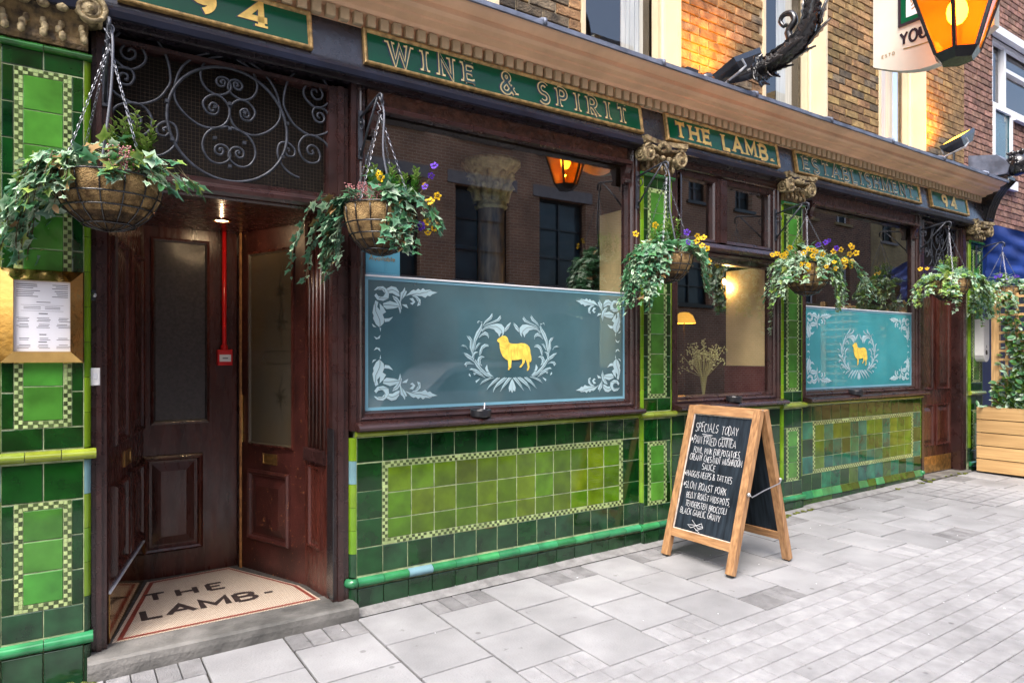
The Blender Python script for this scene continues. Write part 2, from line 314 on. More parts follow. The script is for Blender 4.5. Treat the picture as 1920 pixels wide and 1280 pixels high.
M('downlight_lens', (1, .9, .7), emit=(1, .75, .4), es=1.3); M('mesh_wire', (.06, .04, .022), rough=.8); M('curtain', (.5, .52, .5), rough=.9, var=.2, stretch=(12, 12, .3)); M('poster_blue', (.12, .42, .6), rough=.5)
M('dry_stalk', (.4, .4, .14), rough=.8); M('dry_flower', (.5, .5, .2), rough=.9, var=.4, vs_=60)
M('pipe_grey', (.12, .13, .16), rough=.4)
M('far_glass', (.05, .085, .1), rough=.08, var=.5, vs_=1.5)  # blue-grey base colour stands in for sky mirrored in the far windows
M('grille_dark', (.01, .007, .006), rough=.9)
M('rubber', (.02, .02, .02), rough=.8); M('car_white', (.7, .7, .72), rough=.2, coat=.8); M('car_glass', (.02, .025, .03), rough=.05); M('lintel', (.3, .27, .26), rough=.8, var=.15)
glass_mat('glass', ior=3.1, wav=.01); glass_mat('glass_upper', ior=2.2, wav=.02); glass_mat('case_glass', ior=1.4); glass_mat('frosted', tint=(.55, .7, .74), ior=1.95, rough=.02, body=(.14, .3, .36), bodyfac=.62); glass_mat('frosted_sky_tint', tint=(.5, .75, .8), ior=1.8, rough=.02, body=(.1, .56, .65), bodyfac=.78)  # second frosted body has the sky's cyan reflection put into its colour
glass_mat('amber', tint=(1, .42, .04), ior=1.45, rough=.1, body=(.85, .26, .01), bodyfac=.42); glass_mat('door_glass', tint=(.5, .42, .3), ior=1.6, rough=.15, body=(.24, .16, .075), bodyfac=.6)
brick_mat('wall_brown_brick', (.5, .25, .14), (.38, .18, .1), (.6, .46, .33)); brick_mat('wall_red_brick', (.34, .15, .09), (.15, .07, .05), (.5, .36, .24)); brick_mat('wall_yellow_brick', (.55, .4, .18), (.45, .3, .13), (.4, .32, .2)); brick_mat('wall_grey_brick', (.2, .1, .07), (.27, .15, .11), (.09, .075, .07))

def mosaic_mat():
    m = bpy.data.materials.new('mosaic_cream'); m.use_nodes = True; t = m.node_tree; N = t.nodes; L = t.links; b = N['Principled BSDF']; b.inputs['Roughness'].default_value = .45
    tc = N.new('ShaderNodeTexCoord'); wv = N.new('ShaderNodeTexWave'); wv.wave_type = 'BANDS'; wv.bands_direction = 'Y'; wv.inputs['Scale'].default_value = 14; wv.inputs['Distortion'].default_value = 0
    sp = N.new('ShaderNodeSeparateXYZ'); L.new(tc.outputs['Object'], sp.inputs[0]); mu = N.new('ShaderNodeMath'); mu.operation = 'MULTIPLY'; mu.inputs[1].default_value = 62; L.new(sp.outputs[0], mu.inputs[0])
    si = N.new('ShaderNodeMath'); si.operation = 'SINE'; L.new(mu.outputs[0], si.inputs[0]); m2 = N.new('ShaderNodeMath'); m2.operation = 'MULTIPLY'; m2.inputs[1].default_value = .016; L.new(si.outputs[0], m2.inputs[0])
    ad = N.new('ShaderNodeMath'); L.new(sp.outputs[1], ad.inputs[0]); L.new(m2.outputs[0], ad.inputs[1]); cb = N.new('ShaderNodeCombineXYZ'); L.new(sp.outputs[0], cb.inputs[0]); L.new(ad.outputs[0], cb.inputs[1])
    bt = N.new('ShaderNodeTexBrick'); bt.inputs['Scale'].default_value = 1; bt.inputs['Brick Width'].default_value = .011; bt.inputs['Row Height'].default_value = .011; bt.inputs['Mortar Size'].default_value = .0022
    bt.inputs['Color1'].default_value = (.88, .79, .66, 1); bt.inputs['Color2'].default_value = (.78, .68, .55, 1); bt.inputs['Mortar'].default_value = (.3, .22, .16, 1); L.new(cb.outputs[0], bt.inputs[0]); L.new(bt.outputs[0], b.inputs['Base Color'])
    bu = N.new('ShaderNodeBump'); bu.invert = True; bu.inputs['Strength'].default_value = .3; bu.inputs['Distance'].default_value = .002; L.new(bt.outputs['Fac'], bu.inputs['Height']); L.new(bu.outputs[0], b.inputs['Normal']); MATS['mosaic_cream'] = m
mosaic_mat()

M('door_glass_dark', (.04, .033, .032), rough=.22, var=.25, vs_=60, bump=.15, bs=300); M('door_glass_etched', (.105, .075, .04), rough=.25, var=.3, vs_=3, c2=(.06, .05, .035), bump=.1, bs=200); M('etch_dark', (.03, .024, .015), rough=.4); M('board_bead', (.42, .36, .31), rough=.6, var=.3, vs_=30)
def gum_marks(name):
    """old chewing-gum and drip marks trodden into the paving"""
    m = MATS[name]; t = m.node_tree; N = t.nodes; L = t.links; b = N['Principled BSDF']; src = b.inputs['Base Color'].links[0].from_socket
    ge = N.new('ShaderNodeNewGeometry'); vo = N.new('ShaderNodeTexVoronoi'); vo.inputs['Scale'].default_value = 5.5; L.new(ge.outputs['Position'], vo.inputs['Vector'])
    nz = N.new('ShaderNodeTexNoise'); nz.inputs['Scale'].default_value = 1.1; nz.inputs['Detail'].default_value = 6; L.new(ge.outputs['Position'], nz.inputs['Vector'])
    r1 = N.new('ShaderNodeMapRange'); r1.inputs[1].default_value = .1; r1.inputs[2].default_value = .06; L.new(vo.outputs['Distance'], r1.inputs[0])
    r2 = N.new('ShaderNodeMapRange'); r2.inputs[1].default_value = .35; r2.inputs[2].default_value = .68; r2.inputs[3].default_value = .8; r2.inputs[4].default_value = 1.08; L.new(nz.outputs['Fac'], r2.inputs[0])
    sep = N.new('ShaderNodeSeparateColor'); L.new(vo.outputs['Color'], sep.inputs[0]); gt = N.new('ShaderNodeMath'); gt.operation = 'GREATER_THAN'; gt.inputs[1].default_value = .6; L.new(sep.outputs[0], gt.inputs[0])
    mu = N.new('ShaderNodeMath'); mu.operation = 'MULTIPLY'; L.new(r1.outputs[0], mu.inputs[0]); L.new(gt.outputs[0], mu.inputs[1]); m3 = N.new('ShaderNodeMath'); m3.operation = 'MULTIPLY'; m3.inputs[1].default_value = .38; L.new(mu.outputs[0], m3.inputs[0])
    sb = N.new('ShaderNodeMath'); sb.operation = 'SUBTRACT'; L.new(r2.outputs[0], sb.inputs[0]); L.new(m3.outputs[0], sb.inputs[1])
    hs = N.new('ShaderNodeHueSaturation'); L.new(src, hs.inputs['Color']); L.new(sb.outputs[0], hs.inputs['Value']); L.new(hs.outputs[0], b.inputs['Base Color'])
gum_marks('slab'); gum_marks('paver'); gum_marks('paver_worn')
# ------------------------------------------------------------------ pixel rays and view test
def proj(X, Y, Z):
    fw = X*S_+(Y+CD)*C_; r = X*C_-(Y+CD)*S_
    if fw < .1: return (-9999, -9999, fw)
    return (960+F*r/fw, HZ-F*(Z-CZ)/fw, fw)
def onpl(px, py, o, u, n):
    """pixel -> (along u, height above o) on the upright plane through o with normal n"""
    d = V((S_+(px-960)/F*C_, C_-(px-960)/F*S_, -(py-HZ)/F)); c = V((0, -CD, CZ)); o = V(o); n = V(n); u = V(u).normalized()
    p = c+d*((o-c).dot(n)/d.dot(n)); return (p-o).dot(u), p.z-o.z
# ------------------------------------------------------------------ pavement
def sheet(x0, x1, y0, y1, nx, ny, dz):
    m = MB()
    for i in range(nx):
        for j in range(ny):
            a, b = x0+(x1-x0)*i/nx, x0+(x1-x0)*(i+1)/nx; c, d = y0+(y1-y0)*j/ny, y0+(y1-y0)*(j+1)/ny
            m.quad((a, c, gz(a, c)+dz), (b, c, gz(b, c)+dz), (b, d, gz(b, d)+dz), (a, d, gz(a, d)+dz))
    return m
ground = sheet(-60, 90, -70, 30, 30, 20, -.16).build('ground', 'asphalt'); ground['kind'] = 'structure'
road = sheet(-40, 60, -9, -4.6, 40, 4, -.11).build('road', 'asphalt'); road['kind'] = 'structure'
pavement = sheet(-14, 24, -4.5, .25, 60, 8, -.016).build('pavement', 'mortar_bed'); pavement['kind'] = 'structure'
far_pavement = sheet(-40, 60, -12.2, -9.1, 40, 4, .02).build('far_pavement', 'slab'); far_pavement['kind'] = 'structure'
MESH = {}
def flat_block(w, d, mat, t=.03, ch=.003):
    k = ('blk', round(w, 4), round(d, 4), mat)
    if k not in MESH:
        a, b = w/2, d/2; m = MB()
        m.v = [(x*a, y*b, -t) for x, y in ((-1, -1), (1, -1), (1, 1), (-1, 1))]+[(x*a, y*b, -ch) for x, y in ((-1, -1), (1, -1), (1, 1), (-1, 1))]+[(x*(a-ch), y*(b-ch), 0) for x, y in ((-1, -1), (1, -1), (1, 1), (-1, 1))]
        for q in range(2):
            for i in range(4): j = (i+1) % 4; m.f.append((q*4+i, q*4+j, q*4+4+j, q*4+4+i))
        m.f.append((8, 9, 10, 11)); me = m.mesh('paving'); me.materials.append(MATS[mat]); MESH[k] = me
    return MESH[k]
TILT = Matrix.Rotation(-math.atan(.0125), 4, 'Y') @ Matrix.Rotation(math.atan(.015), 4, 'X')
def lay(name, x0, x1, y0, y1, mat, gap=.005, dz=0):
    cx, cy = (x0+x1)/2, (y0+y1)/2
    j = Matrix.Rotation(random.uniform(-.003, .003), 4, 'X') @ Matrix.Rotation(random.uniform(-.003, .003), 4, 'Y')
    return link(name, flat_block(round(x1-x0-gap, 3), round(y1-y0-gap, 3), mat), None, pavement, Matrix.Translation((cx, cy, gz(cx, cy)+dz+random.uniform(-.001, .001))) @ TILT @ j)
PIT, X0, YT = .39, 1.335, -.088
def setts(xa, xb, yt, yb, worn):
    for i in range(4): lay('paver', xa+(xb-xa)*i/4, xa+(xb-xa)*(i+1)/4, yb, yt, 'paver_worn' if worn else 'paver', .005)
for i in range(-9, 33):
    xa = X0+PIT*i; xb = xa+PIT; y = YT
    if i % 2 == 0:
        for k in range(3): lay('paving_slab', xa, xb, y-PIT, y, 'slab', .012); y -= PIT
    else:
        setts(xa, xb, y, y-.195, random.random() < .75); y -= .195
        for k in range(2): lay('paving_slab', xa, xb, y-PIT, y, 'slab', .012); y -= PIT
        setts(xa, xb, y, y-.195, random.random() < .35)
yb = YT-3*PIT
cells = []
for r in range(31):
    yy = yb-.1*r
    if r == 0:
        cells += [(X0-4+.205*i, X0-4+.205*(i+1), yy-.1, yy) for i in range(84)]
    else:
        o = (r % 2)*.1+random.uniform(-.008, .008)
        cells += [(X0-4+o+.205*i, X0-4+o+.205*(i+1), yy-.1, yy) for i in range(84)]
vis = []
for c in cells:
    x, y, fw = proj((c[0]+c[1])/2, (c[2]+c[3])/2, 0)
    vis.append((fw if -60 < x < 1990 and 660 < y < 1330 else 1e3, c))
vis.sort()
for fw, c in vis[:200]: lay('paver', *c, 'paver', .004)
m = MB()
for fw, (xa, xb, ya, yb_) in vis[200:]:
    g = .002; m.box(xa+g, xb-g, ya+g, yb_-g, -.03, 0)
    for q in range(8): p = m.v[len(m.v)-8+q]; m.v[len(m.v)-8+q] = (p[0], p[1], p[2]+gz(p[0], p[1]))
m.build('paver_field', 'paver', pavement, kind='stuff')
# cement fillet where the tiles meet the paving, step, cover plate
m = MB()
xs = [1.35+.15*i for i in range(43)]
for a, b in zip(xs, xs[1:]):
    h0, h1 = gz(a, 0)+.03+.002*math.sin(a*9), gz(b, 0)+.03+.002*math.sin(b*9)
    m.quad((a, -.086, gz(a, -.086)+.001), (b, -.086, gz(b, -.086)+.001), (b, -.008, h1), (a, -.008, h0))
m.build('cement_fillet', 'kerb_fillet', pavement)
cover = MB().box(0, 1, 0, 1, 0, 1); cover = MB()
for i in range(6):
    for j in range(5):
        a, b = 7.02+.155*i, -.2-.155*j; cover.box(a, a+.149, b-.149, b, gz(a, b)-.01, gz(a, b)+.009)
cover.build('access_cover', 'paver', pavement)
m = MB()
for i in range(60):
    t = random.random(); x = random.choice([random.uniform(6.9, 8.6), random.uniform(4.9, 5.6), random.uniform(-.05, .18)]); y = -.02-.1*t
    if x < 1: y = -.06-.08*t
    m.ball((x, y, gz(x, y)+.004), random.uniform(.012, .03), 6, (1, 1, .35))
m.build('moss', 'moss', pavement, kind='stuff')
m = MB()
for i in range(34):
    x, y = random.uniform(.6, 6), random.uniform(-2.2, -.15); s = random.uniform(.005, .011); a = random.uniform(0, 6.3)
    m.obox((x, y, gz(x, y)+.002), (s*math.cos(a), s*math.sin(a), 0), (-.5*s*math.sin(a), .5*s*math.cos(a), 0), (0, 0, .002))
m.build('litter', 'white_trim', pavement, kind='stuff')
# ------------------------------------------------------------------ the pub
pub = thing('pub_building', 'green tiled pub with dark red woodwork, etched windows and cream cornice', 'building', (4.5, .1, 0))
def tile_mesh(w, h, mat, d=.016, ch=.0028):
    k = ('tile', round(w, 4), round(h, 4), mat)
    if k not in MESH:
        a, b = w/2, h/2; m = MB(); cs = ((-1, -1), (1, -1), (1, 1), (-1, 1))
        m.v = [(x*a, d, z*b) for x, z in cs]+[(x*a, ch*.8, z*b) for x, z in cs]+[(x*(a-ch), 0, z*(b-ch)) for x, z in cs]
        for q in range(2):
            for i in range(4): j = (i+1) % 4; m.f.append((q*4+i, q*4+j, q*4+4+j, q*4+4+i))
        m.f.append((8, 9, 10, 11)); me = m.mesh('tile'); me.materials.append(MATS[mat]); MESH[k] = me
    return MESH[k]
def tile(parent, x0, x1, z0, z1, y, mat, gap=.004, name='tile'):
    t = Matrix.Translation(((x0+x1)/2, y+random.uniform(-.0006, .0006), (z0+z1)/2)) @ Matrix.Rotation(random.uniform(-.006, .006), 4, 'X') @ Matrix.Rotation(random.uniform(-.006, .006), 4, 'Z')
    return link(name, tile_mesh(x1-x0-gap, z1-z0-gap, mat), None, parent, t)
def tiles(parent, x0, x1, z0, z1, nc, nr, y, mat):
    for i in range(nc):
        for j in range(nr):
            mm = mat(i, j) if callable(mat) else mat
            tile(parent, x0+(x1-x0)*i/nc, x0+(x1-x0)*(i+1)/nc, z0+(z1-z0)*j/nr, z0+(z1-z0)*(j+1)/nr, y, mm)
def bead(parent, x0, x1, zc, r, y, mat, n, ry=None, name='bead_tile'):
    """half-round moulded tiles along X"""
    ry = ry or r; k = 12
    for i in range(n):
        a, b = x0+(x1-x0)*i/n+.0015, x0+(x1-x0)*(i+1)/n-.0015
        pr = [(y+.006, zc-r)]+[(y-ry*math.cos(t), zc+r*math.sin(t)) for t in [R(-85+170*q/k) for q in range(k+1)]]+[(y+.006, zc+r)]
        mm = mat(i) if callable(mat) else mat
        MB().px(pr, a, b).build(name, mm, parent, smooth=False)
def bullnose(parent, x, z0, z1, y, r, side, mat, n):
    for i in range(n):
        a, b = z0+(z1-z0)*i/n+.001, z0+(z1-z0)*(i+1)/n-.001; pr = []
        cx = x+side*r
        pr = [(cx, y+r)]+[(cx-side*r*math.cos(t), y+r-r*math.sin(t)) for t in [R(90*q/5) for q in range(6)]]
        mm = mat(i) if callable(mat) else mat
        MB().prism(pr, lambda p, q: (p, q, a), lambda p, q: (p, q, b)).build('bullnose_tile', mm, parent)
def checks(parent, x0, x1, z0, z1, w, y, cell):
    """two-row chequer border round a rectangle"""
    P_, D_ = MB(), MB()
    def strip(xa, xb, za, zb, vert):
        n = max(4, round(((zb-za) if vert else (xb-xa))/cell))
        for i in range(n):
            for j in range(2):
                if vert: q = (xa+(xb-xa)*j/2, xa+(xb-xa)*(j+1)/2, za+(zb-za)*i/n, za+(zb-za)*(i+1)/n)
                else: q = (xa+(xb-xa)*i/n, xa+(xb-xa)*(i+1)/n, za+(zb-za)*j/2, za+(zb-za)*(j+1)/2)
                g = .0009; t = D_ if (i+j) % 2 and random.random() < .93 else P_
                t.box(q[0]+g, q[1]-g, y+random.uniform(-.0005, .0005), y+.012, q[2]+g, q[3]-g)
    strip(x0, x0+w, z0, z1, True); strip(x1-w, x1, z0, z1, True); strip(x0+w, x1-w, z0, z0+w, False); strip(x0+w, x1-w, z1-w, z1, False)
    P_.build('pale_checks', 'check_pale', parent, kind='stuff', fix=False); D_.build('dark_checks', 'check_dark', parent, kind='stuff', fix=False)
def pilaster(x0, x1, extra=None):
    zb = gz(x0, 0)-.05
    w = x1-x0; b = MB().box(x0+.027*w/.354, x1-.027*w/.354, -.0205, .12, zb, 2.8).build('pilaster', 'grout', pub)
    y = -.024; k = w/.354; bl, dk, ck = .029*k, .045*k, .03*k; xi0, xi1 = x0+bl+dk, x1-bl-dk
    xm = (x0+x1)/2; L_, R_ = x0+bl, x1-bl
    tiles(b, L_, R_, zb, .163, 2, 1, y-.012, 'tile_base'); bead(b, x0-.008, x1+.008, .19, .026, -.02, 'tile_bead', 2, .03)
    tiles(b, L_, R_, .222, .345, 2, 1, y, 'tile_base')
    z = .345
    for q in range(3):
        tile(b, L_, xi0, z+.156*q, z+.156*(q+1), y, 'tile_dark'); tile(b, xi1, R_, z+.156*q, z+.156*(q+1), y, 'tile_dark')
        tile(b, xi0+ck, xi1-ck, z+ck+(.468-2*ck)*q/3, z+ck+(.468-2*ck)*(q+1)/3, y, 'tile_light')
    checks(b, xi0, xi1, z, z+.468, ck, y, .0185)
    tiles(b, L_, R_, .815, .982, 2, 1, y, 'tile_dark'); bead(b, x0-.02, x1+.02, 1.012, .024, -.02, 'tile_rail', 3, .034)
    tiles(b, L_, R_, 1.04, 1.135, 2, 1, y, 'tile_dark')
    z0, z1 = 1.137, 2.69; n = 10
    for q in range(n):
        a, c = z0+(z1-z0)*q/n, z0+(z1-z0)*(q+1)/n; tile(b, L_, xi0, a, c, y, 'tile_dark'); tile(b, xi1, R_, a, c, y, 'tile_dark')
        a, c = z0+ck+(z1-z0-2*ck)*q/n, z0+ck+(z1-z0-2*ck)*(q+1)/n; tile(b, xi0+ck, xi1-ck, a, c, y, 'tile_light')
    checks(b, xi0, xi1, z0, z1, ck, y, .0185)
    tiles(b, L_, R_, 2.692, 2.772, 2, 1, y, 'tile_dark'); bead(b, x0-.004, x1+.004, 2.787, .017, -.02, 'tile_capping', 2, .024)
    for sd, xx in ((1, x0), (-1, x1)):
        bullnose(b, xx, .22, .985, y, bl*.92, sd, lambda i: 'tile_blue_grey' if (x0 < 0 and i == 4) else ('tile_base' if i == 0 else 'tile_lime'), 5)
        bullnose(b, xx, 1.04, 2.77, y, bl*.92, sd, 'tile_lime', 11)
        bullnose(b, xx, zb, .16, y-.012, bl*.92, sd, 'tile_base', 1)
    return b
PIL = [(-.238, .116), (3.533, 3.869), (5.228, 5.543), (8.84, 9.19)]
for a, b in PIL: pilaster(a, b)
def riser(x0, x1, p0, p1, ncol, kind):
    zb = gz(x0, 0)-.06
    b = MB().box(x0, x1, -.003, .11, zb, 1.03).build('stall_riser', 'grout', pub); y = -.006
    n = round((x1-x0)/.152); st = (x1-x0)/n; dk = 'tile_dark'
    rand = lambda *c: (lambda *a: random.choice(c))
    bsm = 'tile_base' if kind < 2 else rand('tile_base', 'tile_olive_dark', 'tile_base')
    tiles(b, x0, x1, zb, .158, n, 1, y-.012, bsm)
    if kind < 2: bead(b, x0, x1, .19, .026, 0, lambda i: 'tile_blue_grey' if (kind == 1 and i == 2) else 'tile_bead', n, .036)
    else:
        for i in range(n):
            a, c = x0+st*i+.002, x0+st*(i+1)-.002
            MB().px([(.006, .16), (-.026, .16), (-.026, .168), (-.006, .225), (.006, .225)], a, c).build('bead_tile', random.choice(['tile_olive_dark', 'tile_olive_dark', 'tile_bead']), b)
    row = lambda i, j: random.choice(['tile_base', 'tile_dark', 'tile_base']) if kind < 2 else (random.choice(['tile_teal', 'tile_teal', 'tile_teal', 'tile_olive_dark']) if 4 < i < 9 else random.choice(['tile_teal', 'tile_olive_dark', 'tile_dark']))
    tiles(b, x0, x1, .225, .376, n, 1, y, row)
    if kind == 0:
        tiles(b, x0, x1, .378, .849, n, 3, y, dk)
    else:
        w = .032
        for xa, xb in ((x0, p0), (p1, x1)): tiles(b, xa, xb, .378, .849, 1, 3, y, dk if kind == 1 else rand('tile_dark', 'tile_teal', 'tile_olive_dark'))
        checks(b, p0, p1, .378, .849, w, y, .019)
        zs = [.378+w, .378+w+.112, .378+w+.112+.148, .849-w]
        for i in range(ncol):
            for j in range(3):
                if kind == 1: mm = 'tile_olive'
                else: mm = 'tile_olive' if (i == 0 or j == 2 or i > 8) and random.random() < .9 else random.choice(['tile_teal', 'tile_teal', 'tile_teal', 'tile_olive_dark'])
                tile(b, p0+w+(p1-p0-2*w)*i/ncol, p0+w+(p1-p0-2*w)*(i+1)/ncol, zs[j], zs[j+1], y, mm, .0055)
    tiles(b, x0, x1, .852, .994, n, 1, y, dk if kind < 2 else (lambda i, j: 'tile_dark' if i < 5 else 'tile_olive_dark'))
    bead(b, x0-.01, x1+.012, 1.014, .018, .0, 'tile_rail', max(4, n//2), .03)
    return b
r1 = riser(1.369, 3.531, 1.521, 3.368, 12, 1); r2 = riser(3.871, 5.226, 0, 0, 0, 0); r3 = riser(5.545, 7.715, 5.72, 7.55, 12, 2)
for rr, xx, sd in ((r1, 1.331, 1), (r3, 7.753, -1)):
    bullnose(rr, xx, .22, .995, -.006, .036, sd, lambda i: {0: 'tile_base', 4: 'tile_blue_grey' if sd > 0 else 'tile_lime'}.get(i, 'tile_lime'), 6)
    bullnose(rr, xx, gz(xx, 0)-.05, .16, -.014, .036, sd, 'tile_base', 1)
    MB().tube([(xx+sd*.035, -.012, .19), (xx+sd*.012, -.012, .19), (xx-sd*.005, .01, .19), (xx-sd*.006, .06, .19)], .026, 8).build('bead_tile', 'tile_bead', rr, smooth=True)
# ---- capitals
def volute(m, c, r, ax, sgn):
    """spiral scroll on the plane spanned by ax (horizontal) and Z"""
    ax = V(ax); n = V((0, 0, 1)).cross(ax).normalized(); pts = []; rad = []
    for i in range(46):
        t = i/45; a = t*2.6*2*math.pi; q = r*(1-.93*t)
        pts.append(V(c)+ax*(sgn*q*math.sin(a))+V((0, 0, 1))*(q*math.cos(a))+n*(.012*t)); rad.append(r*.17*(1-.65*t)+.002)
    m.tube(pts, rad, 6)
def capital(x0, x1, z0=2.8, z1=3.03):
    m = MB(); xm = (x0+x1)/2; hw = (x1-x0)/2
    for i, (d, za, zb_) in enumerate(((.10, z1-.035, z1), (.085, z1-.05, z1-.035))):
        k = 10; pr = [(xm-hw-.03+d*.4-(.05-.05*math.cos(math.pi*2*t/k))*0, .06) for t in (0,)]
        front = [(xm-(hw+.045)+(2*hw+.09)*t/k, -.03-d+.045*math.sin(math.pi*t/k)) for t in range(k+1)]
        m.prism([(xm-hw-.045, .08)]+front+[(xm+hw+.045, .08)], lambda a, b, z=za: (a, b, z), lambda a, b, z=zb_: (a, b, z))
    o = m.build('capital', 'stone_gilt', pub)
    m = MB(); m.px([(.08, z0), (-.03, z0), (-.035, z0+.02), (-.03, z0+.05), (-.045, z0+.11), (-.085, z0+.18), (.08, z0+.18)], x0+.012, x1-.012); m.build('bell', 'stone_gilt_dark', o)
    m = MB()
    for s in (-1, 1):
        c = (xm+s*(hw-.005), -.105, z1-.115); volute(m, c, .062, (1, 0, 0), s)
        m.tube([V(c)+V((0, .0, 0)), V(c)+V((0, .12, 0))], .05, 14)
        m.ball((c[0], c[1]-.016, c[2]), .014, 8)
        c2 = (xm+s*(hw+.035), -.055, z1-.115); volute(m, c2, .058, (0, 1, 0), s)
    m.tube([(xm-hw+.03, -.1, z1-.062), (xm, -.075, z1-.07), (xm+hw-.03, -.1, z1-.062)], .012, 6)
    m.build('volute', 'stone_gilt', o, smooth=True)
    m = MB()
    n = 5
    for i in range(n):
        xx = x0+.04+(x1-x0-.08)*i/(n-1); m.ball((xx, -.075, z1-.125), .026, 8, (1, .8, .75))
        for q in range(4): m.ball((xx+random.uniform(-.012, .012), -.058+.01*q, z0+.035+.028*q), .021, 6, (.8, .6, 1.1))
    for q in range(9): m.ball((xm+random.uniform(-.05, .05), -.1+random.uniform(-.015, .01), z1-.06+random.uniform(-.025, .03)), random.uniform(.012, .024), 6)
    m.build('carved_leaves', 'stone_gilt', o, smooth=True)
    return o
for i, (a, b) in enumerate(PIL): capital(a, b, 2.812 if i == 0 else 2.805, 3.035 if i else 3.09)
# ---- fascia and cornice
XL, XR = -1.2, 9.12
m = MB().px([(.09, 2.952), (-.02, 2.954), (-.03, 2.96), (-.072, 2.966), (-.082, 3.0), (-.07, 3.02), (-.068, 3.04), (-.03, 3.262), (.09, 3.262)], XL, XR)
fascia = m.build('fascia_board', 'fascia_paint', pub)
MB().px([(-.077, 2.968), (-.088, 2.972), (-.094, 3.0), (-.08, 3.022), (-.06, 3.022)], XL, XR+.002).build('fascia_moulding', 'navy_paint', fascia)
prof = [(.09, 3.2625), (-.032, 3.2625), (-.036, 3.33), (-.075, 3.335), (-.09, 3.35), (-.15, 3.36), (-.155, 3.372), (-.2, 3.376), (-.225, 3.39), (-.225, 3.42), (-.24, 3.423), (-.262, 3.432), (-.285, 3.446), (-.295, 3.464), (.09, 3.5)]
cornice = MB().px(prof, XL, XR).build('cornice', 'cornice_paint', pub)
nd = int((XR-XL)/.0765); dm = MB().box(-.024, .024, -.03, .03, 0, .062).mesh('dentil'); dm.materials.append(MATS['dentil_paint'])
for i in range(nd):
    x = XL+.03+.0765*i
    if x > -.15: link('dentil', dm, None, cornice, Matrix.Translation((x, -.042, 3.267+random.uniform(-.001, .001))))
m = MB().px([(.11, 3.585), (-.28, 3.492), (-.312, 3.482), (-.315, 3.452), (-.298, 3.452), (-.296, 3.468), (.11, 3.51)], XL, XR+.004)
ld = m.build('lead_flashing', 'lead', pub)
for i in range(9):
    x = .4+1.02*i; MB().tube([(x, .1, 3.59), (x, -.28, 3.5), (x, -.318, 3.484), (x, -.32, 3.452)], .013, 6).build('lead_roll', 'lead', ld, smooth=True)
# console bracket and lion-head stop at the right end
c = MB()
pr = [(.05, 3.04), (-.06, 3.04), (-.075, 3.1), (-.1, 3.2), (-.15, 3.32), (-.22, 3.42), (-.3, 3.5), (-.3, 3.54), (.05, 3.54)]
cons = c.px(pr, 9.125, 9.33).build('console', 'iron_black', pub)
for k in range(4):
    x = 9.145+.055*k; MB().tube([(x, p[0]-.006, p[1]) for p in pr[1:7]], .014, 6).build('flute', 'iron_black', cons, smooth=True)
m = MB().ball((9.21, -.36, 3.66), .13, 12, (.9, 1, 1)); m.ball((9.21, -.42, 3.62), .08, 10)
for k in range(40):
    a = random.uniform(0, 6.28); m.ball((9.21+.125*math.cos(a)*random.uniform(.7, 1.05), -.34+random.uniform(-.08, .08), 3.68+.125*math.sin(a)*random.uniform(.7, 1.05)), random.uniform(.015, .034), 6)
m.build('carved_head', 'iron_black', cons, smooth=True)
MB().px([(.1, 3.56), (-.3, 3.56), (-.33, 3.66), (-.2, 3.8), (.1, 3.86)], 9.1, 9.32).build('console_cap', 'lead', cons)
# ---- upper wall with bricks and sash windows
WY = .1
WIN = [(1.35, 2.37), (3.07, 4.08), (5.13, 6.11), (7.06, 8.04)]; WZ0, WZ1 = 3.62, 5.6
m = MB(); xs = [XL]+[q for a in WIN for q in a]+[9.0]
for i in range(0, len(xs), 2): m.box(xs[i], xs[i+1], WY+.012, WY+.3, 3.3, 7.2)
for a, b in WIN: m.box(a, b, WY+.012, WY+.3, 3.3, WZ0); m.box(a, b, WY+.012, WY+.3, WZ1, 7.2)
upper = m.build('upper_wall', 'mortar', pub)
def brick_mesh(w, h, mat):
    k = ('brick', round(w, 3), h, mat)
    if k not in MESH:
        a, b, d, ch = w/2, h/2, .03, .004; mm = MB(); cs = ((-1, -1), (1, -1), (1, 1), (-1, 1))
        mm.v = [(x*a, d, z*b) for x, z in cs]+[(x*a, ch, z*b) for x, z in cs]+[(x*(a-ch), 0, z*(b-ch)) for x, z in cs]
        for q in range(2):
            for i in range(4): j = (i+1) % 4; mm.f.append((q*4+i, q*4+j, q*4+4+j, q*4+4+i))
        mm.f.append((8, 9, 10, 11)); me = mm.mesh('brick'); me.materials.append(MATS[mat]); MESH[k] = me
    return MESH[k]
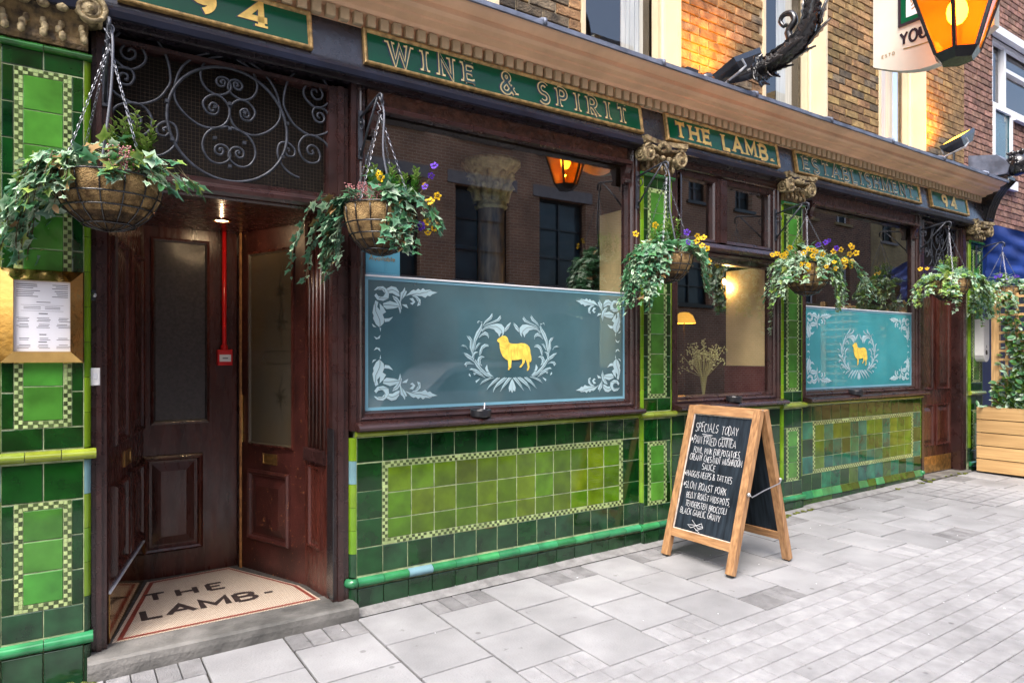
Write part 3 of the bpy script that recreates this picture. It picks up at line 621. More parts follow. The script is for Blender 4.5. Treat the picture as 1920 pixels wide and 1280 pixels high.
def brickwork(parent, x0, x1, z0, z1, y, holes, matf, cap=298, stuffmat='brick_stock'):
    bl = []; r = 0; z = z0
    while z < z1:
        x = x0-(.11 if r % 2 else 0)
        k = 0
        while x < x1:
            w = .215 if (k+r) % 2 == 0 or True else .1
            a, b = max(x, x0), min(x+w, x1); segs = [(a, b)]
            for ha, hb, hz0, hz1 in holes:
                if z+.065 > hz0 and z < hz1:
                    ns = []
                    for s, e in segs:
                        if e <= ha or s >= hb: ns.append((s, e)); continue
                        if s < ha: ns.append((s, ha-.004))
                        if e > hb: ns.append((hb+.004, e))
                    segs = ns
            for s, e in segs:
                if e-s > .03:
                    px, py, fw = proj((s+e)/2, y, z+.03)
                    bl.append((fw if -40 < px < 1960 and -30 < py < 1300 else 1e3, s, e, z))
            x += .225; k += 1
        z += .075; r += 1
    bl.sort()
    for fw, s, e, zz in bl[:cap]:
        link('brick', brick_mesh(round(e-s, 2), .065, matf((s+e)/2)), None, parent, Matrix.Translation(((s+e)/2, y+random.uniform(-.002, .002), zz+.0325)))
    if len(bl) > cap:
        m = MB()
        for fw, s, e, zz in bl[cap:]: m.box(s, e, y, y+.03, zz, zz+.065)
        m.build('far_bricks', stuffmat, parent, kind='stuff')
brickwork(upper, XL, 8.99, 3.52, 7.15, WY, [(a, b, WZ0-.02, WZ1) for a, b in WIN], lambda x: 'brick_dark_grey' if x < 3.1 and random.random() < .8 else ('brick_stock' if random.random() < .9 else 'brick_dark_grey'))  # bricks left of the second sash are mostly the darker grey kind
for a, b in WIN:
    w0 = MB(); w0.box(a, a+.03, WY-.012, WY+.24, WZ0, WZ1); w0.box(b-.03, b, WY-.012, WY+.24, WZ0, WZ1); w0.box(a-.05, b+.05, WY-.05, WY+.24, WZ0-.07, WZ0)
    wo = w0.build('sash_window', 'cream_paint', pub)
    MB().loops(FP(WY+.19), a+.03, b-.03, WZ0, WZ1, [(0, 0), (0, .02), (.05, .02), (.06, 0), (.06, -.03)], False).build('sash_frame', 'cream_paint', wo)
    MB().loops(FP(WY+.13), b-.12, b-.028, WZ0, WZ1, [(0, -.06), (0, .005), (.02, .0), (.03, -.015)], True).build('box_frame', 'cream_paint', wo)
    MB().quad((a+.08, WY+.205, WZ0+.05), (b-.08, WY+.205, WZ0+.05), (b-.08, WY+.205, WZ1), (a+.08, WY+.205, WZ1)).build('pane', 'glass_upper', wo)
    cu = MB(); n = 10
    for i in range(n):
        xa, xb = b-.36+.025*i, b-.36+.025*(i+1); cu.quad((xa, WY+.3+.02*(i % 2), WZ0), (xb, WY+.3+.02*((i+1) % 2), WZ0), (xb, WY+.3+.02*((i+1) % 2), WZ1), (xa, WY+.3+.02*(i % 2), WZ1))
    cu.build('curtain', 'curtain', wo)
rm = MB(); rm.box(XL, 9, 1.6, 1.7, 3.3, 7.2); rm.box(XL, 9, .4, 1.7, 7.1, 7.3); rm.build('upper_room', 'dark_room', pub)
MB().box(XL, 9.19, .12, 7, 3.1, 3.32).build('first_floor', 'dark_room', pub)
# ------------------------------------------------------------------ stroke lettering
def arc(cx, cy, rx, ry, a0, a1, n=10): return [(cx+rx*math.cos(R(a0+(a1-a0)*i/n)), cy+ry*math.sin(R(a0+(a1-a0)*i/n))) for i in range(n+1)]
GL = {
 'A': (.78, [[(.02, 0), (.39, 1), (.76, 0)], [(.16, .34), (.62, .34)]]),
 'B': (.66, [[(.06, 0), (.06, 1)], [(.06, 1)]+arc(.32, .765, .27, .235, 90, -90)+[(.06, .53)], [(.06, .53)]+arc(.34, .265, .3, .265, 90, -90)+[(.06, 0)]]),
 'C': (.72, [arc(.4, .5, .36, .5, 50, 310, 16)]),
 'D': (.74, [[(.06, 0), (.06, 1)], [(.06, 1)]+arc(.3, .5, .4, .5, 90, -90, 14)+[(.06, 0)]]),
 'E': (.6, [[(.06, 0), (.06, 1)], [(.06, 1), (.56, 1)], [(.06, .52), (.46, .52)], [(.06, 0), (.58, 0)]]),
 'F': (.58, [[(.06, 0), (.06, 1)], [(.06, 1), (.56, 1)], [(.06, .52), (.46, .52)]]),
 'G': (.78, [arc(.4, .5, .36, .5, 55, 330, 16)+[(.74, .45), (.48, .45)]]),
 'H': (.74, [[(.08, 0), (.08, 1)], [(.66, 0), (.66, 1)], [(.08, .52), (.66, .52)]]),
 'I': (.3, [[(.15, 0), (.15, 1)]]), 'J': (.5, [[(.4, 1), (.4, .2)]+arc(.22, .2, .18, .2, 0, -180, 8)]),
 'K': (.7, [[(.08, 0), (.08, 1)], [(.64, 1), (.1, .45)], [(.26, .6), (.66, 0)]]),
 'L': (.58, [[(.08, 1), (.08, 0), (.56, 0)]]), 'M': (.9, [[(.08, 0), (.08, 1), (.45, .25), (.82, 1), (.82, 0)]]),
 'N': (.76, [[(.08, 0), (.08, 1), (.68, 0), (.68, 1)]]), 'O': (.8, [arc(.4, .5, .36, .5, 90, 450, 20)]),
 'P': (.62, [[(.08, 0), (.08, 1)], [(.08, 1)]+arc(.3, .74, .28, .26, 90, -90)+[(.08, .48)]]),
 'R': (.7, [[(.08, 0), (.08, 1)], [(.08, 1)]+arc(.3, .74, .28, .26, 90, -90)+[(.08, .48)], [(.3, .48), (.66, 0)]]),
 'S': (.62, [arc(.31, .75, .25, .25, 35, 270, 12)+arc(.31, .25, .27, .25, 90, -145, 12)[1:]]),
 'T': (.72, [[(.36, 0), (.36, 1)], [(.04, 1), (.68, 1)]]), 'U': (.74, [[(.08, 1), (.08, .3)]+arc(.37, .3, .29, .3, 180, 360, 10)+[(.66, 1)]]),
 'V': (.74, [[(.04, 1), (.37, 0), (.7, 1)]]), 'W': (1.04, [[(.04, 1), (.28, 0), (.52, .8), (.76, 0), (1., 1)]]), 'X': (.7, [[(.06, 0), (.64, 1)], [(.06, 1), (.64, 0)]]),
 'Y': (.72, [[(.04, 1), (.36, .5), (.68, 1)], [(.36, .5), (.36, 0)]]), 'Z': (.66, [[(.06, 1), (.6, 1), (.06, 0), (.62, 0)]]),
 '&': (.84, [[(.8, 0), (.22, .72)]+arc(.36, .82, .17, .18, 210, -30, 10)+[(.14, .38)]+arc(.3, .2, .24, .2, 140, 300, 8)+[(.74, .42)]]),
 '9': (.62, [arc(.31, .7, .25, .28, 0, 360, 16), arc(.2, .52, .36, .5, 25, -70, 8)]),
 '4': (.66, [[(.48, 0), (.48, 1), (.04, .32), (.64, .32)]]), '.': (.26, [[(.13, .0), (.13, .2)]]), ',': (.22, [[(.14, .06), (.06, -.14)]]), "'": (.2, [[(.1, 1), (.08, .8)]]),
 '*': (.5, [[(.25, .2), (.25, .8)], [(.03, .36), (.47, .64)], [(.03, .64), (.47, .36)]]), ' ': (.34, []), '-': (.3, [[(.05, .5), (.28, .5)]]),
 'h': (.5, [[(.06, 0), (.06, 1)], [(.06, .5), (.3, .62), (.44, .5), (.44, 0)]]), 'a': (.5, [arc(.24, .3, .2, .3, 60, 360, 10), [(.44, .6), (.44, 0)]]), 'v': (.46, [[(.02, .6), (.22, 0), (.44, .6)]]), 'i': (.2, [[(.1, 0), (.1, .6)], [(.1, .78), (.1, .86)]]), 'l': (.2, [[(.1, 0), (.1, 1)]]), 'b': (.5, [[(.06, 0), (.06, 1)], arc(.26, .3, .2, .3, 0, 360, 10)]), 'e': (.5, [[(.06, .32), (.44, .32)]+arc(.25, .3, .19, .3, 0, 310, 10)]),
}
def twidth(s, tr=.16): return sum(GL[c][0]+tr for c in s)-tr
def letters(mb, s, mp, x0, x1, z, size, wt, h=.002, serif=0, tr=.16, jit=0, flare=False, dx=0, dz=0):
    """set text between x0 and x1 along the mapping"""
    k = (x1-x0)/twidth(s, tr); x = x0; q = 0
    for ch in s:
        w, strokes = GL[ch]; j0 = random.uniform(-jit, jit)*size; sc = size*(1+random.uniform(-jit, jit)*1.6); sk = random.uniform(-jit, jit)*1.2
        for st in strokes:
            q += 1
            ins = wt*.32/size if flare and (len(st) == 2 and abs(st[0][1]-st[-1][1]) < .01) else 0; st2 = [(a, ins+b*(1-2*ins)) for a, b in st]
            pts = [(x+a*k+sk*b*size+dx+random.uniform(-jit, jit)*size*.25, z+j0+b*sc+dz+random.uniform(-jit, jit)*size*.25) for a, b in st2]
            ww = wt
            if flare and len(pts) == 2:
                a, b = pts; pts = [a, ((a[0]*3+b[0])/4, (a[1]*3+b[1])/4), ((a[0]+b[0]*3)/4, (a[1]+b[1]*3)/4), b]; ww = [wt*1.35, wt*.85, wt*.85, wt*1.35]
            mb.ribbon(pts, ww, mp, h+.00007*q)
            if serif:
                for e, e2 in ((st[0], st[1]), (st[-1], st[-2])):
                    if abs(e2[1]-e[1]) < abs(e2[0]-e[0])*1.2: continue
                    if abs(e[1]) < .01 or abs(e[1]-1) < .01:
                        px, pz = x+e[0]*k+dx, z+e[1]*size+dz; sg = 1 if e[1] < .5 else -1
                        q += 1; mb.ribbon([(px-serif, pz+sg*wt*.18), (px+serif, pz+sg*wt*.18)], wt*.36, mp, h+.00007*q)
        x += (w+tr)*k
# ------------------------------------------------------------------ shopfront windows
def window_frame(x0, x1, z0, z1, name='display_window'):
    return MB().loops(FP(0), x0, x1, z0, z1, [(0, -.1), (0, .012), (.028, .012), (.034, .002), (.052, .002), (.06, .008), (.068, .0), (.075, -.012), (.09, -.016), (.1, -.045), (.105, -.075)], False).build(name, 'wood_paint', pub)
def sill(parent, x0, x1):
    MB().px([(.02, 1.034), (-.082, 1.034), (-.094, 1.042), (-.096, 1.054), (-.085, 1.066), (.02, 1.086)], x0, x1).build('sill', 'wood_paint', parent)
GY = .05
def blind_box(parent, x0, x1):
    MB().px([(.04, 2.86), (.02, 2.86), (.012, 2.9), (.01, 2.955), (.04, 2.955)], x0, x1).build('blind_roll', 'soffit_brown', parent)
    MB().px([(.03, 2.83), (-.03, 2.822), (-.042, 2.828), (-.045, 2.848), (-.034, 2.858), (.03, 2.862)], x0, x1).build('blind_rail', 'wood_paint', parent)
    for x, s in ((x0+.005, 1), (x1-.005, -1)):
        pr = [(-.04, 2.82), (-.036, 2.8), (-.02, 2.77), (-.012, 2.73), (-.03, 2.715), (-.02, 2.7), (.02, 2.69), (.03, 2.82)]
        MB().px(pr, min(x, x+s*.05), max(x, x+s*.05)).build('blind_corbel', 'wood_paint', parent)
w1 = window_frame(1.335, 3.531, 1.035, 3.05); sill(w1, 1.352, 3.515); blind_box(w1, 1.44, 3.43)
w2 = window_frame(5.545, 7.72, 1.035, 3.05); sill(w2, 5.565, 7.735); blind_box(w2, 5.65, 7.615)
def pane(parent, x0, x1, z0, z1, mat, name='pane', y=GY): return MB().quad((x0, y, z0), (x1, y, z0), (x1, y, z1), (x0, y, z1)).build(name, mat, parent)
FZ0, FZ1 = 1.136, 1.908
pane(w1, 1.43, 3.44, FZ1, 2.96, 'glass'); f1 = pane(w1, 1.43, 3.44, FZ0, FZ1-.003, 'frosted', 'etched_pane', GY-.004)
pane(w2, 5.64, 7.625, FZ1, 2.96, 'glass'); f2 = pane(w2, 5.64, 7.625, FZ0, FZ1-.003, 'frosted_sky_tint', 'etched_pane', GY-.004)
# etched decoration -------------------------------------------------
def leaf(mb, ln, mp, x, z, ang, L, W, curl=0.0, teeth=5, h=.002):
    pts = []; a = ang; px, pz = x, z; n = 2*teeth
    for i in range(n+1): pts.append((px, pz)); a += curl/n; px += L/n*math.cos(a); pz += L/n*math.sin(a)
    le = []; ri = []
    for i, p in enumerate(pts):
        t = i/n; d = ang+curl*t; nx, nz = -math.sin(d), math.cos(d); w = W*math.sin(math.pi*min(1, .12+.88*t)**.8)*(1.0 if i % 2 else .62); w = max(w, .0006)
        fx, fz = (math.cos(d)*W*.45, math.sin(d)*W*.45) if i % 2 else (0, 0)
        le.append((p[0]+nx*w+fx, p[1]+nz*w+fz)); ri.append((p[0]-nx*w+fx, p[1]-nz*w+fz))
    for i in range(n): mb.quad(mp(*ri[i], h), mp(*ri[i+1], h), mp(*le[i+1], h), mp(*le[i], h))
    if ln is not None: ln.ribbon([(p[0], p[1]) for p in pts[1:-1]], W*.16, mp, h+.0006)
WREATH = [[(355, 260), (390, 190), (450, 135), (490, 80), (500, 120), (480, 165), (430, 195), (390, 225)], [(360, 270), (420, 225), (500, 195), (560, 165), (605, 110), (618, 150), (590, 190), (520, 215), (450, 235), (400, 255)],
 [(340, 320), (400, 265), (480, 240), (560, 225), (620, 235), (660, 280), (665, 330), (650, 380), (625, 412), (635, 350), (610, 370), (590, 415), (575, 370), (540, 340), (520, 310), (450, 290), (400, 300), (350, 345)], [(668, 300), (700, 250), (730, 225), (750, 208), (745, 250), (720, 300), (690, 330), (675, 345)],
 [(205, 660), (215, 560), (235, 430), (270, 340), (320, 270), (345, 215), (355, 240), (345, 310), (300, 400), (265, 470), (250, 560), (225, 640)], [(205, 640), (175, 560), (180, 470), (150, 430), (130, 390), (180, 405), (210, 450), (215, 520), (215, 600)], [(300, 420), (340, 370), (390, 335), (430, 360), (445, 400), (440, 440), (425, 400), (390, 385), (350, 395), (310, 430)],
 [(250, 590), (270, 530), (300, 495), (335, 500), (310, 520), (285, 560), (255, 600)], [(310, 670), (315, 600), (340, 540), (385, 510), (430, 520), (445, 550), (400, 550), (360, 580), (340, 640), (325, 675)], [(200, 700), (220, 640), (255, 615), (295, 625), (260, 640), (240, 680), (235, 730), (215, 740)], [(250, 780), (200, 740), (150, 710), (110, 670), (80, 630), (140, 645), (190, 680), (230, 730)],
 [(150, 590), (120, 550), (90, 545), (45, 540), (80, 518), (125, 535), (150, 580)], [(300, 800), (280, 740), (300, 690), (350, 675), (385, 700), (345, 705), (325, 740), (330, 790), (350, 820)], [(240, 800), (180, 790), (140, 795), (125, 835), (95, 800), (120, 765), (170, 760), (220, 785)], [(480, 990), (400, 960), (330, 900), (270, 830), (230, 760), (250, 720), (290, 780), (340, 850), (400, 910), (470, 960)],
 [(400, 880), (390, 850), (418, 800), (430, 870), (460, 930), (510, 975), (470, 965), (420, 920)], [(370, 960), (300, 920), (250, 900), (200, 880), (165, 875), (195, 850), (260, 865), (330, 905)], [(400, 990), (330, 960), (270, 930), (235, 950), (225, 910), (270, 905), (340, 940)], [(190, 975), (160, 950), (165, 920), (185, 945)], [(265, 1060), (255, 1030), (320, 995), (300, 1020)],
 [(520, 985), (440, 1015), (380, 1045), (315, 1085), (350, 1035), (400, 1005), (460, 985)], [(600, 990), (540, 1050), (480, 1095), (410, 1160), (440, 1105), (500, 1030), (560, 985)], [(700, 990), (640, 1050), (590, 1090), (540, 1130), (500, 1195), (510, 1140), (560, 1060), (620, 1005), (660, 983)], [(762, 992), (700, 1070), (660, 1115), (600, 1185), (640, 1095), (680, 1030), (720, 985)], [(770, 1000), (742, 1060), (720, 1130), (732, 1190), (748, 1160), (768, 1205)], [(290, 230), (280, 200), (300, 182), (330, 200), (352, 195), (345, 215), (310, 195), (292, 205)]]
CORNER = [[(120, 190), (150, 160), (200, 155), (230, 180), (250, 220), (245, 260), (200, 280), (150, 270), (125, 235), (140, 215), (160, 240), (200, 245), (215, 215), (190, 185), (160, 185)], [(230, 175), (270, 155), (310, 165), (335, 200), (340, 245), (310, 235), (280, 215), (250, 215)], [(345, 300), (350, 210), (368, 195), (385, 165), (390, 190), (405, 200), (390, 235), (360, 270)],
 [(390, 240), (420, 215), (440, 195), (460, 185), (480, 192), (500, 175), (520, 190), (540, 172), (560, 188), (600, 185), (620, 198), (665, 208), (620, 225), (600, 242), (580, 235), (560, 255), (530, 240), (480, 235), (440, 225)], [(440, 230), (490, 240), (520, 270), (520, 315), (490, 325), (500, 290), (480, 260)], [(425, 260), (455, 255), (475, 290), (450, 315), (430, 300), (455, 290)], [(280, 235), (320, 250), (350, 290), (360, 340), (345, 390), (335, 350), (320, 300), (290, 265)],
 [(200, 300), (260, 280), (320, 300), (345, 330), (290, 345), (230, 350), (205, 330)], [(360, 310), (400, 310), (415, 345), (385, 330)], [(135, 275), (160, 290), (150, 330), (190, 380), (210, 430), (205, 470), (170, 505), (140, 480), (128, 455), (115, 430), (120, 405), (110, 380), (120, 320)], [(170, 300), (200, 330), (225, 375), (195, 395), (175, 360)], [(210, 430), (250, 428), (285, 415), (265, 440), (250, 455), (215, 460)], [(105, 472), (120, 485), (145, 505), (115, 500)], [(170, 510), (182, 510), (178, 545)], [(120, 580), (150, 595), (178, 570), (170, 600), (140, 608)]]
def etched(parent, x0, x1, cx, cz, rx, rz):
    mp = FP(GY-.005); e = MB(); l = MB(); k = [0]
    def add(pts):
        k[0] += 1; h = .001+.00005*(k[0] % 60); e.poly([mp(a, b, h) for a, b in pts])
        bx, bz = (pts[0][0]+pts[-1][0])/2, (pts[0][1]+pts[-1][1])/2; fa = max(pts, key=lambda p: (p[0]-bx)**2+(p[1]-bz)**2); i = pts.index(fa); q = pts[(i+len(pts)//2) % len(pts)]; n = len(pts)
        mid = [((pts[j][0]+pts[-1-j][0])/2, (pts[j][1]+pts[-1-j][1])/2) for j in range(n//2)]
        if n > 6: l.ribbon(mid+[fa] if abs(i-n//2) < 3 else mid, .0034, mp, h+.004)
    c0 = P(860+770/7.53, 560+700/7.53, GY)
    for g in WREATH:
        pts = [P(860+a/7.53, 560+b/7.53, GY) for a, b in g]
        for s in (1, -1): add([(cx+s*(a-c0[0]), cz-.045+b-c0[1]) for a, b in pts])
    o0 = P(690.5, 513, GY); xm, zm = (x0+x1)/2, (FZ0+FZ1)/2
    for g in CORNER:
        pts = [P(680+a/4.571, 500+b/4.571, GY) for a, b in g]; pts = [(x0+a-o0[0], FZ1-(o0[1]-b)) for a, b in pts]
        for sx in (1, -1):
            for sz in (1, -1): add([(a if sx > 0 else 2*xm-a, b if sz > 0 else 2*zm-b) for a, b in pts])
    e.build('etched_leaves', 'etched', parent, fix=False, kind='stuff'); l.build('etched_veins', 'etch_line', parent, fix=False, kind='stuff')
    m = MB(); fr = .018
    m.loops(mp, x0, x1, FZ0+.002, FZ1-.006, [(0, .0008), (fr, .0008)], False); m.build('edge_strip', 'edge_strip', parent, fix=False)
    MB().box(x0, x1, GY-.012, GY-.001, FZ1-.005, FZ1+.004).build('pane_edge', 'white_trim', parent)
SHEEP = [(520, 510), (535, 490), (575, 465), (600, 450), (635, 452), (660, 470), (675, 500), (682, 535), (700, 555), (740, 565), (800, 565), (860, 555), (910, 560), (950, 580), (975, 610), (988, 650), (992, 700), (1002, 740), (1006, 790), (998, 818), (985, 826), (976, 812), (974, 850), (978, 890), (966, 935), (945, 946), (940, 932), (954, 900), (945, 850), (930, 805), (915, 790), (910, 830), (880, 870), (855, 900), (835, 896), (845, 878), (868, 850), (880, 810), (868, 778), (820, 790), (770, 796), (725, 792), (722, 840), (718, 900), (702, 910), (692, 934), (672, 930), (680, 900), (678, 850), (672, 797), (640, 780), (600, 740), (575, 690), (560, 630), (555, 570), (552, 545), (535, 540), (522, 525)]
def sheep(parent, cx, cz):
    mp = FP(GY-.005); c0 = P(860+770/7.53, 560+700/7.53, GY); f = lambda p: P(860+p[0]/7.53, 560+p[1]/7.53, GY)
    off = lambda p: (cx+f(p)[0]-c0[0], cz+f(p)[1]-c0[1])
    m = MB().poly([mp(*off(p), .004) for p in SHEEP]); o = m.build('sheep_emblem', 'sheep_gold', parent, fix=False)
    l = MB()
    for pts in ([(690, 560), (680, 640), (690, 760)], [(720, 640), (722, 790)], [(870, 640), (880, 720), (930, 800)], [(930, 600), (960, 680), (975, 800)], [(560, 600), (640, 640), (690, 560)], [(590, 480), (640, 490), (660, 520), (630, 540), (610, 510)], [(800, 640), (810, 740)], [(760, 600), (770, 700)], [(555, 480), (562, 486)], [(840, 580), (900, 600)]):
        l.ribbon([off(p) for p in pts], .003, mp, .0046)
    l.build('sheep_lines', 'sheep_line', o, fix=False)
cx1 = P(959, 645, GY); etched(f1, 1.437, 3.432, cx1[0], 1.487, .345, .325); sheep(f1, cx1[0]+.02, cx1[1]-.06)
cx2 = P(1609, 660, GY); etched(f2, 5.648, 7.617, cx2[0], 1.487, .345, .325); sheep(f2, cx2[0]+.02, cx1[1]-.06)
# middle window
w3 = window_frame(3.871, 5.226, 1.035, 2.96, 'casement_window'); sill(w3, 3.89, 5.24)
MB().px([(.09, 2.2), (.03, 2.2), (.012, 2.21), (.005, 2.235), (-.03, 2.24), (-.035, 2.262), (-.02, 2.268), (-.045, 2.285), (-.05, 2.305), (-.03, 2.315), (-.02, 2.345), (.03, 2.36), (.09, 2.36)], 3.93, 5.165).build('transom', 'wood_paint', w3)
m = MB(); m.box(4.40, 4.51, -.012, .09, 2.36, 2.87); m.box(4.42, 4.49, -.025, -.012, 2.36, 2.87); m.build('mullion', 'wood_paint', w3)
for a, b in ((3.975, 4.4), (4.51, 5.12)):
    MB().loops(FP(.01), a, b, 2.36, 2.865, [(0, 0), (.0, .01), (.02, .006), (.03, -.01), (.035, -.05)], False).build('sash_frame', 'wood_paint', w3); pane(w3, a+.02, b-.02, 2.37, 2.86, 'glass')
pane(w3, 3.96, 5.135, 1.12, 2.21, 'glass')
# ------------------------------------------------------------------ entrance lobby
LZ = .1
MB().px([(.14, gz(.7, 0)-.08), (-.1, gz(.7, 0)-.08), (-.108, .06), (-.104, .09), (-.09, .1), (.14, .102)], .1, 1.345).build('doorstep', 'step_stone', pub)
m = MB().poly([(.15, .06, LZ), (1.26, .06, LZ), (1.21, .4, LZ), (.95, 1.05, LZ), (.35, 1.05, LZ)]); lob = m.build('lobby_floor', 'mosaic_edge', pub, fix=False)
FL = lambda a, b, h=0: (a, b, LZ+.003+h)
poly = [(.2, .075), (1.2, .095), (1.165, .39), (.893, .985), (.43, .95)]
MB().poly([FL(*p, .0) for p in poly]).build('mosaic_field', 'mosaic_cream' if 'mosaic_cream' in MATS else 'tessera_cream', lob, fix=False)
cxm, cym = sum(p[0] for p in poly)/5, sum(p[1] for p in poly)/5; sh = lambda p, k: (cxm+(p[0]-cxm)*k, cym+(p[1]-cym)*k)
m = MB()
for i in range(5):
    a, b = poly[i], poly[(i+1) % 5]; m.quad(FL(*sh(a, .965), .0015), FL(*sh(b, .965), .0015), FL(*sh(b, .915), .0015), FL(*sh(a, .915), .0015))
m.build('mosaic_border', 'tessera_red', lob, fix=False)
def each_letter(s, x0, x1, tr):
    k = (x1-x0)/twidth(s, tr); x = x0
    for ch in s:
        if ch != ' ': yield ch, x, x+GL[ch][0]*k
        x += (GL[ch][0]+tr)*k
for s_, a_, b_, z_, h_, w_, t_ in (('THE', .385, .80, .59, .112, .028, .3), ('LAMB', .345, .915, .31, .13, .032, .14)):
    for ch, xa, xb in each_letter(s_, a_, b_, t_): m = MB(); letters(m, ch, FL, xa, xb, z_, h_, w_, .0015); m.build('mosaic_letter', 'tessera_dark', lob, fix=False)
MB().box(.965, 1.01, .36, .385, LZ+.003, LZ+.005).build('mosaic_stop', 'tessera_dark', lob)
# posts, transom, ceiling
def post(x0, x1, z1=2.93):
    m = MB(); m.box(x0, x1, .02, .1, LZ-.05, z1); m.box(x0+(x1-x0)*.3, x1-(x1-x0)*.35, .006, .02, LZ-.04, z1); return m.build('door_post', 'wood_paint', pub)
post(.118, .178); post(1.24, 1.33); MB().box(1.2345, 1.2395, .0, .1, .12, 1.05).build('kick_strip', 'iron_black', pub)
MB().px([(.12, 2.235), (.03, 2.235), (.02, 2.245), (.0, 2.25), (-.015, 2.265), (-.015, 2.285), (.005, 2.295), (.02, 2.31), (.12, 2.31)], .178, 1.24).build('door_transom', 'wood_paint', pub)
MB().box(.1, 1.34, .1, 1.2, 2.236, 2.28).build('lobby_ceiling', 'wood_door', pub)
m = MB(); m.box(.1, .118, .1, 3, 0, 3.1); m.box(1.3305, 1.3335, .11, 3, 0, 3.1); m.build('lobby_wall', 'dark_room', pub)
# three door faces round the lobby
def door(o, u, n, W, H, th=.045, name='door', mat='wood_door'):
    o, u, n = V(o), V(u).normalized(), V(n).normalized()
    return MB().obox(o-n*th, u*W, n*th, V((0, 0, H))).build(name, mat, pub), plane(o, u, n), (o, u, n)
RAISE = [(-.008, 0), (-.006, .014), (.006, .024), (.018, .018), (.026, .004), (.034, .002), (.036, -.002), (.09, .016)]
def panel(parent, mp, q, a0, a1, b0, b1, mat='wood_door', pr=None, k=1.0):
    return MB().loops(mp, a0, a1, b0, b1, [(i*k, h) for i, h in (pr or RAISE)]).build('panel', mat, parent)
H = 2.236-LZ
d, mp, q = door((.417, 1.01, LZ), (1, 0, 0), (0, -1, 0), .53, H)
pp = lambda x, y: onpl(x, y, *q)
a = pp(284, 445); b = pp(391, 790); MB().loops(mp, a[0], b[0], b[1], a[1], [(0, 0), (.0, .012), (.012, .014), (.02, .006), (.022, .003)], True).build('glazing', 'door_glass_dark', d); MB().loops(mp, a[0], b[0], b[1], a[1], [(-.006, 0), (-.004, .012), (.008, .016), (.02, .006)], False).build('glazing_bead', 'wood_door', d)
a = pp(270, 858); b = pp(378, 1022); panel(d, mp, q, a[0], b[0], b[1], a[1])
MB().obox((.95, 1.02, LZ), (.05, 0, 0), (0, -.04, 0), (0, 0, H)).build('door_frame', 'wood_paint', pub)
MB().obox((.951, .958, LZ), (.014, 0, 0), (0, -.014, 0), (0, 0, H)).build('door_edge', 'wood_edge', pub)
# left leaf with brass kick plate
o = V((.188, .075, LZ)); e = V((.417, 1.005, LZ)); u = (e-o); W = u.length; n = V((u.y, -u.x, 0))
d, mp, q = door(o, u, n, W, H); pp = lambda x, y: onpl(x, y, *q)
for x0, x1 in ((.08, .4), (.5, .86)):
    panel(d, mp, q, x0, x1, .92, 1.92, k=.9); panel(d, mp, q, x0, x1, .3, .72, k=.9)
MB().loops(mp, .0, W-.01, .005, .235, [(0, 0), (0, .004), (.004, .005)]).build('kick_plate', 'brass', d)
MB().loops(mp, .0, W-.01, .235, .245, [(0, 0), (0, .008), (.001, .009)]).build('kick_plate_edge', 'white_trim', d)
MB().loops(mp, .36, .53, .775, .855, [(0, 0), (0, .006), (.018, .006), (.02, .003)]).build('letter_plate', 'brass_dull', d)
# right: panelled return and door
o = V((1.236, .085, LZ)); e = V((1.2, .39, LZ)); u = e-o; n = V((-u.y, u.x, 0)); d, mp, q = door(o, u, n, u.length, H, name='door_return')
panel(d, mp, q, .08, .24, .25, .72, pr=[(0, 0), (0, .012), (.012, .014), (.02, .003), (.045, .008)])
m = MB()
for k in range(5): m.tube([mp(.03+.05*k, .8, .004), mp(.03+.05*k, H-.02, .004)], .012, 6)
m.build('reeding', 'wood_door', d, smooth=True); MB().loops(mp, .02, .29, .74, .82, [(0, 0), (0, .02), (.01, .024)]).build('reeding_block', 'wood_paint', d)
o = V((1.2, .39, LZ)); e = V((.955, 1.0, LZ)); u = e-o; n = V((-u.y, u.x, 0)); W = u.length; d, mp, q = door(o, u, n, W, H, mat='wood_worn'); pp = lambda x, y: onpl(x, y, *q)
MB().loops(mp, .1, W-.12, .79, 2.0, [(0, 0), (.0, .012), (.012, .014), (.02, .006), (.022, .003)], True).build('glazing', 'door_glass_etched', d); MB().loops(mp, .1, W-.12, .79, 2.0, [(-.006, 0), (-.004, .012), (.008, .016), (.02, .006)], False).build('glazing_bead', 'wood_door', d)
m = MB()
for zz, L in ((1.55, .06), (1.1, .07), (1.75, .05)):
    for k in range(7): leaf(m, None, mp, .22, zz, R(50*k), L, .009, .8, 3, .004)
    m.ribbon([(.2, zz-.15), (.24, zz), (.2, zz+.15)], .006, mp, .004)
m.ribbon([(.14, 1.3), (.36, 1.3), (.4, 1.34), (.36, 1.38), (.14, 1.38), (.14, 1.3)], .005, mp, .004); m.build('etched_pattern', 'etch_dark', d, fix=False)
panel(d, mp, q, .14, W-.12, .2, .63, 'wood_worn'); MB().loops(mp, .26, .4, .68, .745, [(0, 0), (0, .004), (.008, .005), (.01, .002)]).build('finger_plate', 'brass_dull', d)
MB().loops(mp, W-.06, W-.035, .8, 1.1, [(0, 0), (0, .01), (.004, .014)]).build('pull_handle', 'brass', d)
